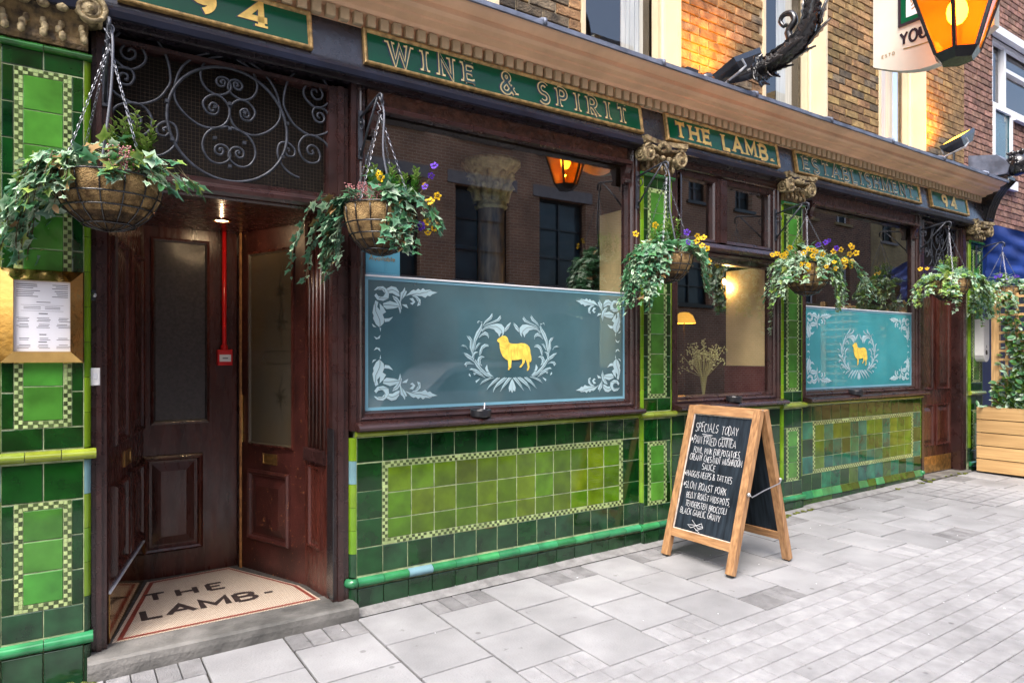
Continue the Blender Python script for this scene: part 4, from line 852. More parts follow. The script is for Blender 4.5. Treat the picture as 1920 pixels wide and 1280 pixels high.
# grille above the lobby doors
gr = MB().loops(FP(.05), .178, 1.24, 2.31, 2.925, [(0, 0), (0, .03), (.02, .03), (.028, .012), (.03, -.03)], False).build('fanlight_grille', 'wood_paint', pub)
def spiral(m, cx, cz, r, turns, a0, dr, y, rad, r1=.12):
    n = int(26*turns); pts = []; rr = []
    for i in range(n+1):
        t = i/n; q = r*(1-(1-r1)*t**.85); a = R(a0)+dr*turns*2*math.pi*t; pts.append((cx+q*math.cos(a), y, cz+q*math.sin(a))); rr.append(rad*(1-.3*t))
    m.tube(pts, rr, 6)
GS = [[(825, 685), (840, 700), (815, 708), (800, 680), (825, 650), (865, 680), (850, 730), (790, 720), (755, 650), (800, 600), (870, 600), (930, 660), (945, 720), (920, 790), (855, 825), (750, 815), (640, 740), (565, 640), (555, 540), (600, 410), (700, 325), (820, 296)],
 [(895, 515), (882, 503), (893, 487), (912, 500), (905, 530), (870, 530), (850, 495), (880, 468), (930, 485), (955, 540), (930, 580), (860, 595), (790, 560), (745, 490), (745, 410), (800, 340), (930, 318)],
 [(880, 990), (872, 978), (888, 972), (900, 995), (880, 1018), (845, 1000), (845, 960), (880, 945), (925, 965), (950, 1020), (930, 1060), (870, 1080), (800, 1050), (755, 970), (765, 890), (820, 835), (935, 818)],
 [(100, 545), (150, 592), (255, 650), (340, 655), (440, 620), (505, 545), (527, 480), (500, 330), (420, 200), (300, 140), (180, 150), (105, 230), (115, 320), (200, 400), (270, 410), (340, 370), (350, 310), (300, 245), (230, 230), (180, 265), (185, 315), (235, 345), (275, 325), (275, 285), (240, 270), (228, 287)],
 [(105, 450), (140, 405), (200, 400), (250, 420), (270, 470), (240, 520), (185, 515), (158, 475), (185, 440), (220, 455), (222, 485), (200, 485)],
 [(105, 730), (150, 670), (255, 650), (340, 680), (390, 750), (390, 820), (350, 870), (280, 880), (215, 845), (200, 790), (230, 740), (285, 735), (320, 775), (300, 810), (262, 795), (275, 770)],
 [(390, 1028), (470, 1015), (540, 970), (575, 900), (570, 835), (540, 795), (480, 785), (430, 820), (440, 870), (490, 885), (520, 850), (500, 825), (475, 835), (485, 850)]]
def smooth_path(p, n=4):
    o = []
    for i in range(len(p)-1):
        a, b, c, d = V(p[max(i-1, 0)]), V(p[i]), V(p[i+1]), V(p[min(i+2, len(p)-1)])
        for k in range(n): t = k/n; o.append(.5*((2*b)+(c-a)*t+(2*a-5*b+4*c-d)*t*t+(3*b-a-3*c+d)*t*t*t))
    return o+[V(p[-1])]
def grille(parent, xm, zm, k, y=.03):
    circ = [(xm+.285*k*math.cos(R(6*i)), y, zm+.285*math.sin(R(6*i))) for i in range(60)]
    MB().tube(circ, .0078, 6, closed=True).build('ring', 'iron', parent, smooth=True)
    ctr = (.712, 2.617)
    for s in (-1, 1):
        for g in GS:
            pts = [P(180+a/3.765, 20+b/3.765, .03) for a, b in g]; pts = [(xm+s*(ctr[0]-a)*k*1.0, y+.004, zm+(b-ctr[1])) for a, b in pts]
            MB().tube(smooth_path(pts), .0066 if k > .9 else .005, 5).build('scroll', 'iron', parent, smooth=True)
    for dx, dz in ((0, .105), (0, -.02), (0, -.21), (-.285, .06), (.285, .06), (-.262, -.12), (.262, -.12), (-.07, .075), (.07, .075), (-.07, -.08), (.07, -.08)): MB().box(xm+dx*k-.008, xm+dx*k+.008, y-.012, y+.012, zm+dz-.008, zm+dz+.008).build('collar', 'iron', parent)
grille(gr, .712, 2.617, 1.0)
m = MB()
for i in range(58): x = .19+.0185*i; m.box(x, x+.001, .075, .076, 2.32, 2.92)
for i in range(33): z = 2.325+.0185*i; m.box(.19, 1.23, .0765, .0775, z, z+.001)
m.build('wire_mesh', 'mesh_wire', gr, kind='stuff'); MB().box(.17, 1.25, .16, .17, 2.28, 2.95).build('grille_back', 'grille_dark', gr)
# right-hand door
jb = MB(); jb.box(7.757, 7.80, .0, .1, .1, 2.93); jb.box(8.66, 8.80, .0, .12, .1, 2.93); jb.box(8.70, 8.76, -.012, .0, .12, 2.93); jb.box(7.80, 8.66, .02, .12, 2.33, 2.42); jb.build('door_frame', 'wood_paint', pub)
d, mp, q = door((7.80, .1, .12), (1, 0, 0), (0, -1, 0), .86, 2.21)
for a, b in ((.08, .4), (.47, .79)): panel(d, mp, q, a, b, .95, 2.05, k=.8); panel(d, mp, q, a, b, .32, .78, k=.8)
MB().loops(mp, .02, .84, .02, .2, [(0, 0), (0, .006), (.004, .008)]).build('kick_plate', 'brass_dull', d)
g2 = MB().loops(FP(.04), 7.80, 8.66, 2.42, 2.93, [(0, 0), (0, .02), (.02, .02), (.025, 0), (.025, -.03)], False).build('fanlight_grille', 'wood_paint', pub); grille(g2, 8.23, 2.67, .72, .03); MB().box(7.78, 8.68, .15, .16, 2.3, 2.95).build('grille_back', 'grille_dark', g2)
MB().px([(.14, 0), (-.05, 0), (-.055, .11), (-.04, .125), (.14, .128)], 7.757, 8.82).build('doorstep', 'step_stone', pub)
# ------------------------------------------------------------------ rooms behind the glass
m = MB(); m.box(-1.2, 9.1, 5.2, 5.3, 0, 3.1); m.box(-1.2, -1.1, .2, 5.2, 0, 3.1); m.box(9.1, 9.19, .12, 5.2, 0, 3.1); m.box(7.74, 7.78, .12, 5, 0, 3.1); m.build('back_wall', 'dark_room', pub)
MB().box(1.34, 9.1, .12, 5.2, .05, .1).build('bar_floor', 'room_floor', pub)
for x in (3.52, 5.2):
    m = MB(); m.box(x, x+.35, .11, .42 if x < 4 else .55, 1.36, 2.55 if x < 4 else 2.24); wl = m.build('partition', 'room_wall', pub); MB().box(x-.01, x+.36, .108, .43 if x < 4 else .56, .1, 1.355).build('dado', 'dado_red', wl)
MB().box(1.35, 9.1, .105, .118, 2.965, 3.1).build('header', 'dark_room', pub)
m = MB(); m.box(-1.2, -.24, .03, .1, -.1, 2.96); m.box(-1.1, -.34, .02, .03, .15, .95); m.box(-1.1, -.34, .02, .03, 1.1, 2.85); m.build('side_panelling', 'wood_paint', pub)
MB().box(-1.2, 9.0, 5.3, 5.5, 0, 7.2).build('rear_wall', 'mortar_grey', pub)
# ------------------------------------------------------------------ fascia signs
def fascia_sign(name, label, X0, X1, z0=3.052, Hh=.212, group=None):
    t = thing(name, label, 'sign', ((X0+X1)/2, -.07, z0), group)
    mp = plane((X0, -.076, z0), (1, 0, 0), (0, -.9855, .17), (0, .17, .9855)); W = X1-X0
    MB().loops(mp, 0, W, 0, Hh, [(0, -.02), (0, .014), (.006, .018), (.014, .018), (.02, .01), (.024, .004)], False).build('frame', 'gold_frame', t)
    MB().loops(mp, .02, W-.02, .02, Hh-.02, [(0, .0), (0, .005)]).build('panel', 'sign_green', t)
    return t, mp, W
def gilt(t, mp, s, x0, x1, z, size, wt, tr, style):
    for ch, xa, xb in each_letter(s, x0, x1, tr):
        m = MB(); letters(m, ch, mp, xa, xb, z, size, wt, .0085, serif=wt*.92, flare=True); o = m.build('letter', 'gold_pale' if style == 'outline' else 'gold_leaf', t, fix=False)
        m = MB(); letters(m, ch, mp, xa, xb, z, size, wt*1.1, .0058, serif=wt*1.0, dx=-.007, dz=-.003, flare=True); m.build('letter_shading', 'letter_shadow', o, fix=False)
        if style == 'outline': m = MB(); letters(m, ch, mp, xa, xb, z, size, wt*.5, .0115, flare=True); m.build('letter_inlay', 'letter_inlay', o, fix=False)
M('letter_inlay', (.02, .06, .04), rough=.15)
t, mp, W = fascia_sign('fascia_sign', 'green glass fascia sign reading WINE & SPIRIT in outlined gold letters', 1.385, 3.50); gilt(t, mp, 'WINE & SPIRIT', .15, W-.15, .042, .128, .033, .6, 'outline')
t, mp, W = fascia_sign('fascia_sign', 'green glass fascia sign reading THE LAMB. in solid gold letters', 3.745, 5.115); gilt(t, mp, 'THE LAMB.', .1, W-.08, .044, .122, .031, .28, 'solid')
t, mp, W = fascia_sign('fascia_sign', 'green glass fascia sign reading ESTABLISHMENT in outlined gold letters', 5.36, 7.57); gilt(t, mp, 'ESTABLISHMENT.', .11, W-.05, .042, .128, .031, .34, 'outline')
t, mp, W = fascia_sign('number_sign', 'small green number sign reading 94 over the narrow door', 7.80, 8.68); gilt(t, mp, '94', .27, .6, .045, .125, .036, .5, 'solid')
t, mp, W = fascia_sign('number_sign', 'large green sign with shaded gold 94 over the scrolled grille', .215, 1.10); gilt(t, mp, '94', .3, .66, .05, .13, .034, .7, 'solid')
# ------------------------------------------------------------------ leaves
def leaf_mesh(kind, mat):
    k = ('leaf', kind, mat)
    if k in MESH: return MESH[k]
    m = MB()
    if kind == 'ivy': ol = [(0, -.12), (.38, -.38), (.34, -.02), (.62, .22), (.28, .36), (0, 1), (-.28, .36), (-.62, .22), (-.34, -.02), (-.38, -.38)]
    elif kind == 'oval': ol = [(0, 0), (.2, .2), (.26, .5), (.15, .85), (0, 1.05), (-.15, .85), (-.26, .5), (-.2, .2)]
    else: ol = [(.5*math.cos(R(60*i+30*(i % 2)))*(1 if i % 2 else .55), .5*math.sin(R(60*i))*(1 if i % 2 else .9)) for i in range(6)]
    m.v = [(0, .22 if kind != 'pet' else 0, -.06)]+[(x, y, .09*abs(x)-.12*y*y) for x, y in ol]; m.c = [0]+[1 if kind != 'oval' else .6]*len(ol)
    n = len(ol); m.f = [(0, 1+i, 1+(i+1) % n) for i in range(n)]
    me = m.mesh('leaf', True); me.materials.append(MATS[mat]); MESH[k] = me; return me
def pansy_mesh(mat):
    k = ('pansy', mat)
    if k in MESH: return MESH[k]
    m = MB()
    for i, (a, r, w) in enumerate(((90, .5, .3), (22, .52, .31), (158, .52, .31), (-52, .5, .27), (232, .5, .27))):
        cx, cy = r*math.cos(R(a)), r*math.sin(R(a)); z = .05*(i % 3); b = len(m.v); m.v.append((cx*.5, cy*.5, z)); m.c.append(0)
        for q in range(9): t = R(a)+R(-150+300*q/8); m.v.append((cx+w*math.cos(t)*(1 if q != 4 else .86), cy+w*math.sin(t)*(1 if q != 4 else .86), z+.16*math.sin(q*1.9)+.1)); m.c.append(.6+.4*(q % 2))
        for q in range(8): m.f.append((b, b+1+q, b+2+q))
    b = len(m.v); m.v += [(.09*math.cos(R(60*q)), .09*math.sin(R(60*q)), .27) for q in range(6)]; m.c += [0]*6; m.f.append(tuple(b+q for q in range(6)))
    me = m.mesh('pansy', True); me.materials.append(MATS[mat]); MESH[k] = me; return me
def orient(p, d, up, s, roll=0):
    """matrix: leaf tip (local Y) along d, face (local Z) towards up"""
    y = V(d).normalized(); z = V(up); z = z-y*z.dot(y)
    if z.length < 1e-4: z = y.orthogonal()
    z.normalize(); x = y.cross(z); mt = Matrix((x, y, z)).transposed().to_4x4()
    return Matrix.Translation(p) @ mt @ Matrix.Rotation(roll, 4, 'Y') @ Matrix.Scale(s, 4)
RV, CV = V((C_, -S_, 0)), V((-S_, -C_, 0))           # towards the right of the street view, towards the kerb
def rdir(): return V((random.gauss(0, 1), random.gauss(0, 1), random.gauss(0, 1))).normalized()
def plant_out(t, items, cap=290, stuff='foliage'):
    """items: (matrix, leafkind, material, name) -> nearest ones as objects, the rest as one part per material"""
    c = V((0, -CD, CZ)); items.sort(key=lambda q: (q[0].translation-c).length)
    for mt, kd, ma, nm in items[:cap]: link(nm, leaf_mesh(kd, ma), None, t, mt)
    by = {}
    for mt, kd, ma, nm in items[cap:]:
        b = by.setdefault(ma, MB()); me = leaf_mesh(kd, ma); o = len(b.v); b.v += [tuple(mt @ v.co) for v in me.vertices]; b.c += [1 if i else 0 for i in range(len(me.vertices))]; b.f += [tuple(o+i for i in p.vertices) for p in me.polygons]
    for ma, b in by.items(): b.build(stuff, ma, t, smooth=True, fix=False, kind='stuff')
def strand(items, stems, p0, dh, L, out, sz, mats, rise=.04, step=.021, curl=0):
    n = max(4, int(L/step)); dh = V(dh).normalized(); side = V((-dh.y, dh.x, 0)); pts = []; w = random.uniform(-1, 1)
    for i in range(n+1):
        t = i/n; pts.append(V(p0)+dh*(out*(1-math.exp(-2.6*t)))+side*(.05*w*t+curl*t*t+.012*math.sin(9*t+w*5))+V((0, 0, rise*math.sin(math.pi*min(1, 2*t))-L*t**1.6*.92)))
    stems.tube(pts, .0022, 4)
    for i in range(1, n+1):
        for s in (-1, 1):
            if random.random() < .14: continue
            tg = pts[i]-pts[i-1]; d = (side*s*random.uniform(.3, 1)+dh*random.uniform(.1, .7)+V((0, 0, random.uniform(-.9, -.1)))).normalized()
            up = (dh*.7+V((0, 0, .8))+rdir()*.45); z = sz*random.choice([.5, .75, .9, 1.05, 1.2])*random.uniform(.9, 1.1)*(1-.35*i/n)
            items.append((orient(pts[i]+d*.012+rdir()*.008, d, up, z, random.uniform(-.4, .4)), 'ivy' if random.random() < .88 else 'oval', random.choice(mats), 'ivy_leaf'))
def basket(label, x, zt, zr, zb, Rr, strands, mats, flowers, bush=(), heather=(), seed=0, sz=.042, mound=60):
    random.seed(seed); y = -.3; t = thing('hanging_basket', label, 'hanging basket', (x, y, zb), 'flower baskets hung along the shopfront')
    nr = 14; mod = lambda a, z: 1+.035*abs(math.sin(a*nr/2))-.02+.015*math.sin(z*90+a*3)
    pr = [(Rr*math.sin(R(a)) if a else .01, zr-(zr-zb)*math.cos(R(a))) for a in (4, 18, 32, 45, 58, 70, 80, 90)]
    lo = [p for p in pr if p[1] < zb+(zr-zb)*.36]; hi = pr[len(lo)-1:]
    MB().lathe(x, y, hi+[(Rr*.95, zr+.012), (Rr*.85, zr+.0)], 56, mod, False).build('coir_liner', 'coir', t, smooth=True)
    MB().lathe(x, y, lo, 56, mod).build('liner_base', 'coir_dark', t, smooth=True)  # lowest part of the liner uses the darker coir
    MB().lathe(x, y, [(Rr*.86, zr-.005), (Rr*.5, zr+.02), (.01, zr+.03)], 20, None, False).build('soil', 'soil', t, smooth=True)
    m = MB()
    for rr, zz in ((Rr*1.02, zr+.004), (Rr*1.0, zr-(zr-zb)*.38), (Rr*.84, zr-(zr-zb)*.6), (Rr*.5, zr-(zr-zb)*.9)): m.tube([(x+rr*math.cos(R(10*i)), y+rr*math.sin(R(10*i)), zz) for i in range(36)], .004, 5, closed=True)
    for i in range(nr):
        a = 2*math.pi*i/nr; m.tube([(x+p[0]*1.005*math.cos(a), y+p[0]*1.005*math.sin(a), p[1]-.002) for p in pr], .0032, 5)
    m.build('wire_frame', 'iron_black', t, smooth=True)
    hook = MB(); hook.tube([(x+.018*math.sin(R(20*i)), y, zt-.0-.02+.02*math.cos(R(20*i))) for i in range(14)]+[(x+.004, y, zt-.06), (x-.016, y, zt-.075), (x, y, zt-.095)], .003, 5); hook.build('hook', 'chain_metal', t, smooth=True)
    for k in range(4):
        a = R(35+90*k); e = V((x+Rr*math.cos(a), y+Rr*math.sin(a), zr)); s = V((x, y, zt-.085)); L = (e-s).length; n = int(L/.0185); m = MB(); d = (e-s).normalized(); o1 = d.orthogonal().normalized(); o2 = d.cross(o1)
        for i in range(n):
            c = s+d*(L*(i+.5)/n); ax = o1 if i % 2 else o2; m.tube([c+d*(.0125*math.cos(R(60*q)))+ax*(.0055*math.sin(R(60*q))) for q in range(6)], .0014, 3, closed=True)
        m.build('chain', 'chain_metal', t, fix=False)
    if seed < 14: MB().tube(smooth_path([V((x, y+.02, zt+.02)), V((x+.012, y-.02, zt-.08)), V((x+.004, y-.03, zt-.3)), V((x-.03 if seed == 11 else x+.05, y-.05, zr+.05))], 4), .0055, 6).build('water_pipe', 'pipe_grey', t, smooth=True)
    items = []; st = MB()
    for phi, L, out, num, *cu in strands:
        for q in range(num):
            f = R(phi+random.uniform(-14, 14)); dh = RV*math.cos(f)+CV*math.sin(f)
            strand(items, st, V((x, y, zr+.02))+dh*Rr*random.uniform(.75, .95), dh, L*random.uniform(.75, 1.1), out*random.uniform(.8, 1.2), sz, mats, random.uniform(.02, .07), curl=cu[0] if cu else 0)
    for q in range(mound):
        a = random.uniform(0, 6.28); r = Rr*math.sqrt(random.random())*1.02; p = V((x+r*math.cos(a), y+r*math.sin(a), zr+.03+random.uniform(0, .15)*(1.25-r/Rr)))
        d = (V((math.cos(a), math.sin(a), random.uniform(-.5, .8)))+rdir()*.5); items.append((orient(p, d, V((0, 0, 1))+CV*.3+rdir()*.5, sz*random.uniform(.7, 1.2)), 'ivy', random.choice(mats), 'ivy_leaf'))
    st.build('ivy_stems', 'stem', t, smooth=True)
    plant_out(t, items)
    bi = []; bs = MB()
    for dr, dc, h, num in bush:
        c = V((x, y, zr))+RV*dr+CV*dc
        for q in range(num):
            b0 = c+V((random.uniform(-.05, .05), random.uniform(-.05, .05), 0)); tp = b0+V((random.uniform(-.05, .05), random.uniform(-.05, .05), h*random.uniform(.6, 1.05))); bs.tube([b0, tp], .002, 4)
            for i in range(26):
                tt = .25+.75*i/26; p = b0.lerp(tp, tt); d = (V((math.cos(i*2.4), math.sin(i*2.4), .9))); bi.append((orient(p, d, V((0, 0, 1))-d*.2+rdir()*.3, .035*random.uniform(.7, 1.1)), 'oval', 'bush' if i < 19 else 'ivy_lime', 'bush_leaf'))
    if bush: bs.build('shrub_stems', 'stem', t); plant_out(t, bi, 0, 'shrub_leaves')
    for dr, dc, num in heather:
        m = MB()
        for q in range(num):
            b0 = V((x, y, zr+.01))+RV*(dr+random.uniform(-.05, .05))+CV*(dc+random.uniform(-.04, .04)); d = (V((0, 0, 1))+rdir()*.5).normalized()
            for i in range(9): m.ball(b0+d*(.012*i)+rdir()*.004, .0048, 5)
        m.build('heather', 'heather', t, fix=False, kind='stuff')
    fs = MB(); tofk = V((0, -CD, CZ))-V((x, y, zr))
    for dr, dc, dz, cl in flowers:
        p = V((x, y, zr))+RV*dr+CV*dc+V((0, 0, dz)); fs.tube([V((x, y, zr))+RV*dr*.6+CV*dc*.6, p-V((0, 0, .01))], .0018, 4)
        f = (tofk.normalized()+rdir()*.55+V((0, 0, .2))).normalized(); link('pansy', pansy_mesh('pansy_yellow' if cl == 'y' else 'pansy_violet'), None, t, orient(p, f.orthogonal(), f, .029*random.uniform(.8, 1.15)))
        for q in range(4): pass
    if flowers: fs.build('flower_stems', 'stem', t)
    random.seed(seed+100); return t
PALE = ['ivy', 'ivy', 'ivy_pale', 'ivy_pale', 'ivy_lime']*5+['ivy_dead']; GRN = ['ivy', 'ivy', 'ivy_pale', 'ivy']*6+['ivy_dead']; MIX = ['ivy', 'ivy_pale', 'ivy_pale', 'ivy_lime']; LIME = ['ivy_lime', 'ivy_pale', 'ivy', 'ivy_lime', 'ivy_pale']
def yel(n, r0, r1, c0, c1, z0, z1, cl='y'): return [(random.uniform(r0, r1), random.uniform(c0, c1), random.uniform(z0, z1), cl) for i in range(n)]
random.seed(3)
basket('hanging basket of pale ivy with no flowers, above the brass menu case', .171, 2.845, 2.185, 1.975, .2, [(176, .36, .2, 5), (160, .26, .2, 5), (185, .36, .22, 4), (140, .2, .14, 5), (120, .14, .1, 4), (100, .16, .05, 2), (5, .08, .24, 4), (20, .06, .12, 3), (60, .05, .06, 2), (200, .16, .2, 3)], PALE, [], [(.08, -.06, .3, 12), (-.02, -.1, .3, 6)], [(.12, .12, 16)], 11, .064, 120)
basket('hanging basket with pink heather and a tall violet pansy, beside the entrance', 1.385, 2.79, 2.215, 1.972, .185, [(178, .4, .13, 7), (195, .34, .16, 5), (165, .3, .08, 3), (186, .46, .3, 2), (40, .28, .08, 5), (20, .18, .17, 5), (60, .3, .04, 3), (0, .1, .14, 3)], GRN, [(.27, .05, .16, 'v'), (.285, .03, .215, 'v'), (.22, .06, -.1, 'v'), (.24, .06, .1, 'v'), (.23, .0, .12, 'y'), (.27, .08, .02, 'y'), (.25, .06, -.08, 'y'), (.0, .05, .17, 'y'), (.02, .1, .14, 'y'), (.28, .0, -.1, 'y'), (.3, .03, .06, 'y'), (.25, .02, -.13, 'y')], [(.0, -.04, .24, 10), (.12, -.02, .22, 7)], [(-.07, .1, 26), (.0, .1, 18)], 12, .054, 110)
basket('hanging basket with a thick dark ivy curtain, next to the largest clear window pane', 3.5, 2.775, 2.14, 1.955, .18, [(180, .42, .14, 8), (160, .42, .12, 7), (135, .4, .09, 6), (112, .3, .07, 4), (0, .28, .14, 4), (20, .16, .12, 4), (95, .16, .04, 2)], GRN+['ivy'], [(.2, .06, .1, 'y'), (.22, .1, .06, 'y'), (.21, .02, .14, 'y'), (.27, .04, .05, 'y'), (.28, .05, -.04, 'y'), (-.1, .1, .2, 'y'), (-.23, .1, .14, 'y'), (.13, .05, .16, 'v'), (.12, .12, .08, 'v'), (.24, .06, .12, 'y')], [(.05, -.05, .27, 8), (-.06, -.05, .24, 4)], [], 13, .052, 120)
basket('hanging basket crowded with yellow pansies, ivy trailing below, by the second slim pilaster', 5.16, 2.7, 2.2, 1.95, .19, [(178, .36, .14, 7), (150, .3, .12, 6), (120, .2, .1, 5), (0, .4, .15, 7), (40, .36, .1, 6), (80, .2, .08, 5), (205, .62, .16, 1), (15, .36, .3, 3)], MIX, yel(17, -.14, .14, .14, .27, -.06, .12)+yel(12, .15, .36, .02, .18, -.06, .16)+yel(8, -.36, -.15, .02, .15, .02, .14)+[(.12, .08, .18, 'v'), (.06, .08, .16, 'v'), (.2, .1, .13, 'v'), (.16, .05, .2, 'v')], [(-.03, -.04, .24, 6)], [(-.1, .12, 10)], 14, .05, 140)
basket('hanging basket of lime and cream ivy spilling wide in front of the narrow door', 7.68, 2.82, 2.225, 2.02, .19, [(180, .28, .18, 6), (150, .2, .14, 5), (120, .16, .1, 4), (0, .4, .3, 8), (345, .5, .34, 6), (20, .3, .2, 6), (60, .14, .12, 4), (110, .34, .03, 3)], LIME, [(-.33, .05, .12, 'y'), (-.28, .08, .12, 'y')], [(.0, -.03, .28, 8)], [], 15, .054, 130)
basket('hanging basket with violet pansies against the blue canvas awning', 8.98, 2.73, 2.22, 2.0, .19, [(178, .36, .18, 6), (200, .3, .14, 4), (0, .2, .16, 5), (140, .22, .12, 4), (60, .12, .08, 3)], LIME, [(-.1, .1, .14, 'v'), (-.06, .14, .08, 'v'), (.06, .12, .13, 'v'), (.1, .1, .12, 'v'), (-.2, .12, -.04, 'v'), (-.22, .1, -.1, 'v'), (.14, .08, .08, 'v'), (-.15, .1, .12, 'v')], [(.05, -.06, .2, 5)], [], 16, .054, 100)
# brackets
def wall_bracket(label, x, zt, curl=False, yw=-.0):
    t = thing('basket_bracket', label, 'bracket', (x, yw, zt-.2), 'iron basket brackets')
    MB().box(x-.012, x+.012, yw-.012, yw, zt-.25, zt+.02).build('back_plate', 'iron', t)
    MB().tube([(x, yw-.008, zt-.02), (x, -.16, zt+.006), (x, -.26, zt+.022), (x, -.3, zt+.024), (x, -.318, zt+.012), (x, -.32, zt-.03)], .0075, 6).build('arm', 'iron', t, smooth=True)
    MB().tube([(x, yw-.01, zt-.23), (x, -.14, zt-.1), (x, -.262, zt+.018)], .0065, 6).build('brace', 'iron', t, smooth=True)
    m = MB(); m.tube([(x, yw-.035+.028*math.cos(R(30*i)), zt-.03+.028*math.sin(R(30*i))-.035) for i in range(12)], .004, 5, closed=True); m.tube([(x+.006, -.322+.006*math.cos(R(20*i)), zt-.03) for i in range(3)], .003, 5)
    for zz in (zt-.05, zt-.2): m.ball((x, yw-.016, zz), .009, 6)
    m.build('scroll', 'iron', t, smooth=True)
for x, z, lb, yw in ((.171, 2.845, 'iron bracket beside the scrolled grille holding the pale ivy basket', .02), (1.385, 2.79, 'iron bracket on the dark post holding the heather basket', -.012), (3.5, 2.775, 'iron bracket on the etched window frame holding the basket with the dark ivy curtain', -.012), (5.16, 2.7, 'iron bracket holding the basket crowded with yellow pansies', -.002), (7.68, 2.82, 'iron bracket beside the narrow door holding the lime ivy basket', -.012), (8.98, 2.73, 'iron bracket on the end pilaster holding the violet pansy basket', -.03)): wall_bracket(lb, x, z, yw=yw)
# ------------------------------------------------------------------ chalkboard A-frame
random.seed(21)
ab = thing('chalkboard_sign', 'wooden A-frame chalkboard listing the specials, standing on the pavement', 'chalkboard', (3.85, -.53, gz(3.85, -.53)))
def ab_side(x0, xt, facing, writing):
    zt = 1.09; g = gz(x0, -.5); o = V((x0, -.232, g)); sl = V((xt-x0, 0, zt-g)); Ls = sl.length; up = sl.normalized(); n = V((-up.z, 0, up.x)) if facing < 0 else V((up.z, 0, -up.x))
    mp = plane(o, (0, -1, 0), n, up); W = .605
    bx = lambda a0, a1, b0, b1, h0, h1: MB().obox(mp(a0, b0, h0), mp(a1, b0, h0)-mp(a0, b0, h0), mp(a0, b1, h0)-mp(a0, b0, h0), mp(a0, b0, h1)-mp(a0, b0, h0))
    fr = bx(.055, W-.055, .15, .205, -.018, .018).build('front_frame' if writing else 'back_frame', 'oak_cross', ab)
    bx(.055, W-.055, Ls-.06, Ls, -.018, .018).build('rail', 'oak_cross', fr)
    for a in (0, W-.055): bx(a, a+.055, .012, Ls, -.02, .02).build('stile', 'oak', fr); bx(a+.008, a+.047, 0, .0125, -.014, .014).build('foot', 'rubber', fr)
    bx(.05, W-.05, .195, Ls-.05, -.008, .004).build('board', 'chalkboard', fr)
    b0, b1, a0, a1 = .205, Ls-.06, .055, W-.055
    MB().loops(mp, a0, a1, b0, b1, [(0, .012), (.006, .0045)], False).build('bead', 'board_bead' if writing else 'oak', fr)
    if writing:
        Hb, Wb = b1-b0, a1-a0; U = lambda u: a0+Wb*u; Vv = lambda v: b1-Hb*v; c = .0027
        for s, u0, u1, v, h in (('SPECIALS', .06, .46, .15, .072), ('TODAY', .52, .8, .155, .07), ('*PAN FRIED GUINEA', .02, .8, .258, .062), ('FOWL, PINK FUR POTATOES,', .1, .9, .335, .05), ('CREAMY CHESTNUT MUSHROOM', .05, .95, .402, .052), ('SAUCE', .3, .53, .47, .05), ('*HAGGIS NEEPS & TATTIES', .02, .84, .545, .05), ('*SLOW ROAST PORK', .03, .78, .645, .058), ('BELLY ROAST MIDS POTS,', .12, .87, .722, .05), ('TENDERSTEM BROCCOLI', .13, .84, .795, .048), ('BLACK GARLIC GRAVY', .06, .76, .862, .05)):
            m = MB(); letters(m, s, mp, U(u0), U(u1), Vv(v), h*Hb, c, .005, tr=.13, jit=.07); m.build('chalk_line', 'chalk', fr, fix=False)
        m = MB(); fl = [(.3, .9), (.42, .955), (.5, .935), (.36, .935), (.24, .945), (.3, .965), (.47, .91), (.5, .945), (.4, .975), (.34, .95), (.46, .99)]
        m.ribbon([(U(a), Vv(b)) for a, b in fl], c, mp, .005); m.build('chalk_flourish', 'chalk', fr, fix=False); m = MB(); m.ribbon([(U(.2), Vv(.172)), (U(.38), Vv(.175))], c, mp, .0052); m.ribbon([(U(.22), Vv(.185)), (U(.36), Vv(.186))], c, mp, .0052); m.build('chalk_underline', 'chalk', fr, fix=False); m = MB(); m.ribbon([(U(.54), Vv(.18)), (U(.72), Vv(.182))], c, mp, .0052); m.ribbon([(U(.55), Vv(.192)), (U(.7), Vv(.19))], c, mp, .0052); m.build('chalk_underline', 'chalk', fr, fix=False)
    else:
        MB().loops(mp, W-.12, W-.06, .165, .19, [(0, .018), (0, .0195)]).build('maker_label', 'paper', fr)
ab_side(3.535, 3.832, -1, True); ab_side(4.14, 3.873, 1, False)
for a in (-.26, -.81): MB().tube([(3.835, a, 1.085), (3.87, a, 1.085)], .009, 8).build('hinge', 'steel', ab)
st = MB().tube([(3.665, -.858, .56), (3.68, -.866, .545), (3.8, -.868, .575), (3.97, -.866, .605), (4.0, -.858, .625)], .0042, 6); st.ball((3.668, -.85, .56), .014, 8); st.ball((4.0, -.85, .625), .012, 8); st.build('stay', 'steel', ab, smooth=True)
# ------------------------------------------------------------------ small fittings
def ashtray(px, py, label):
    X, Z = P(px, py, -.05); t = thing('ashtray', label, 'ashtray', (X, -.048, 1.074), 'round black ashtrays on the sills'); r = .065; z = 1.076
    MB().lathe(X, -.04, [(r*.9, z), (r, z+.008), (r, z+.04), (r*.96, z+.046), (r*.78, z+.046), (r*.72, z+.036), (r*.6, z+.03)], 28, None, True, False).build('bowl', 'black_plastic', t, smooth=False)
    MB().lathe(X, -.04, [(r*.62, z+.033), (.001, z+.033)], 20, None, False, False).build('ash', 'soil', t)
    m = MB()
    for q in range(3): a = 2.1*q+.4; m.box(X+r*.86*math.cos(a)-.008, X+r*.86*math.cos(a)+.008, -.04+r*.86*math.sin(a)-.008, -.04+r*.86*math.sin(a)+.008, z+.0462, z+.049)
    m.build('rest', 'black_plastic', t); return X, z
X, z = ashtray(903, 772, 'round black ashtray with a cigarette end, on the sill under the dull etched pane')
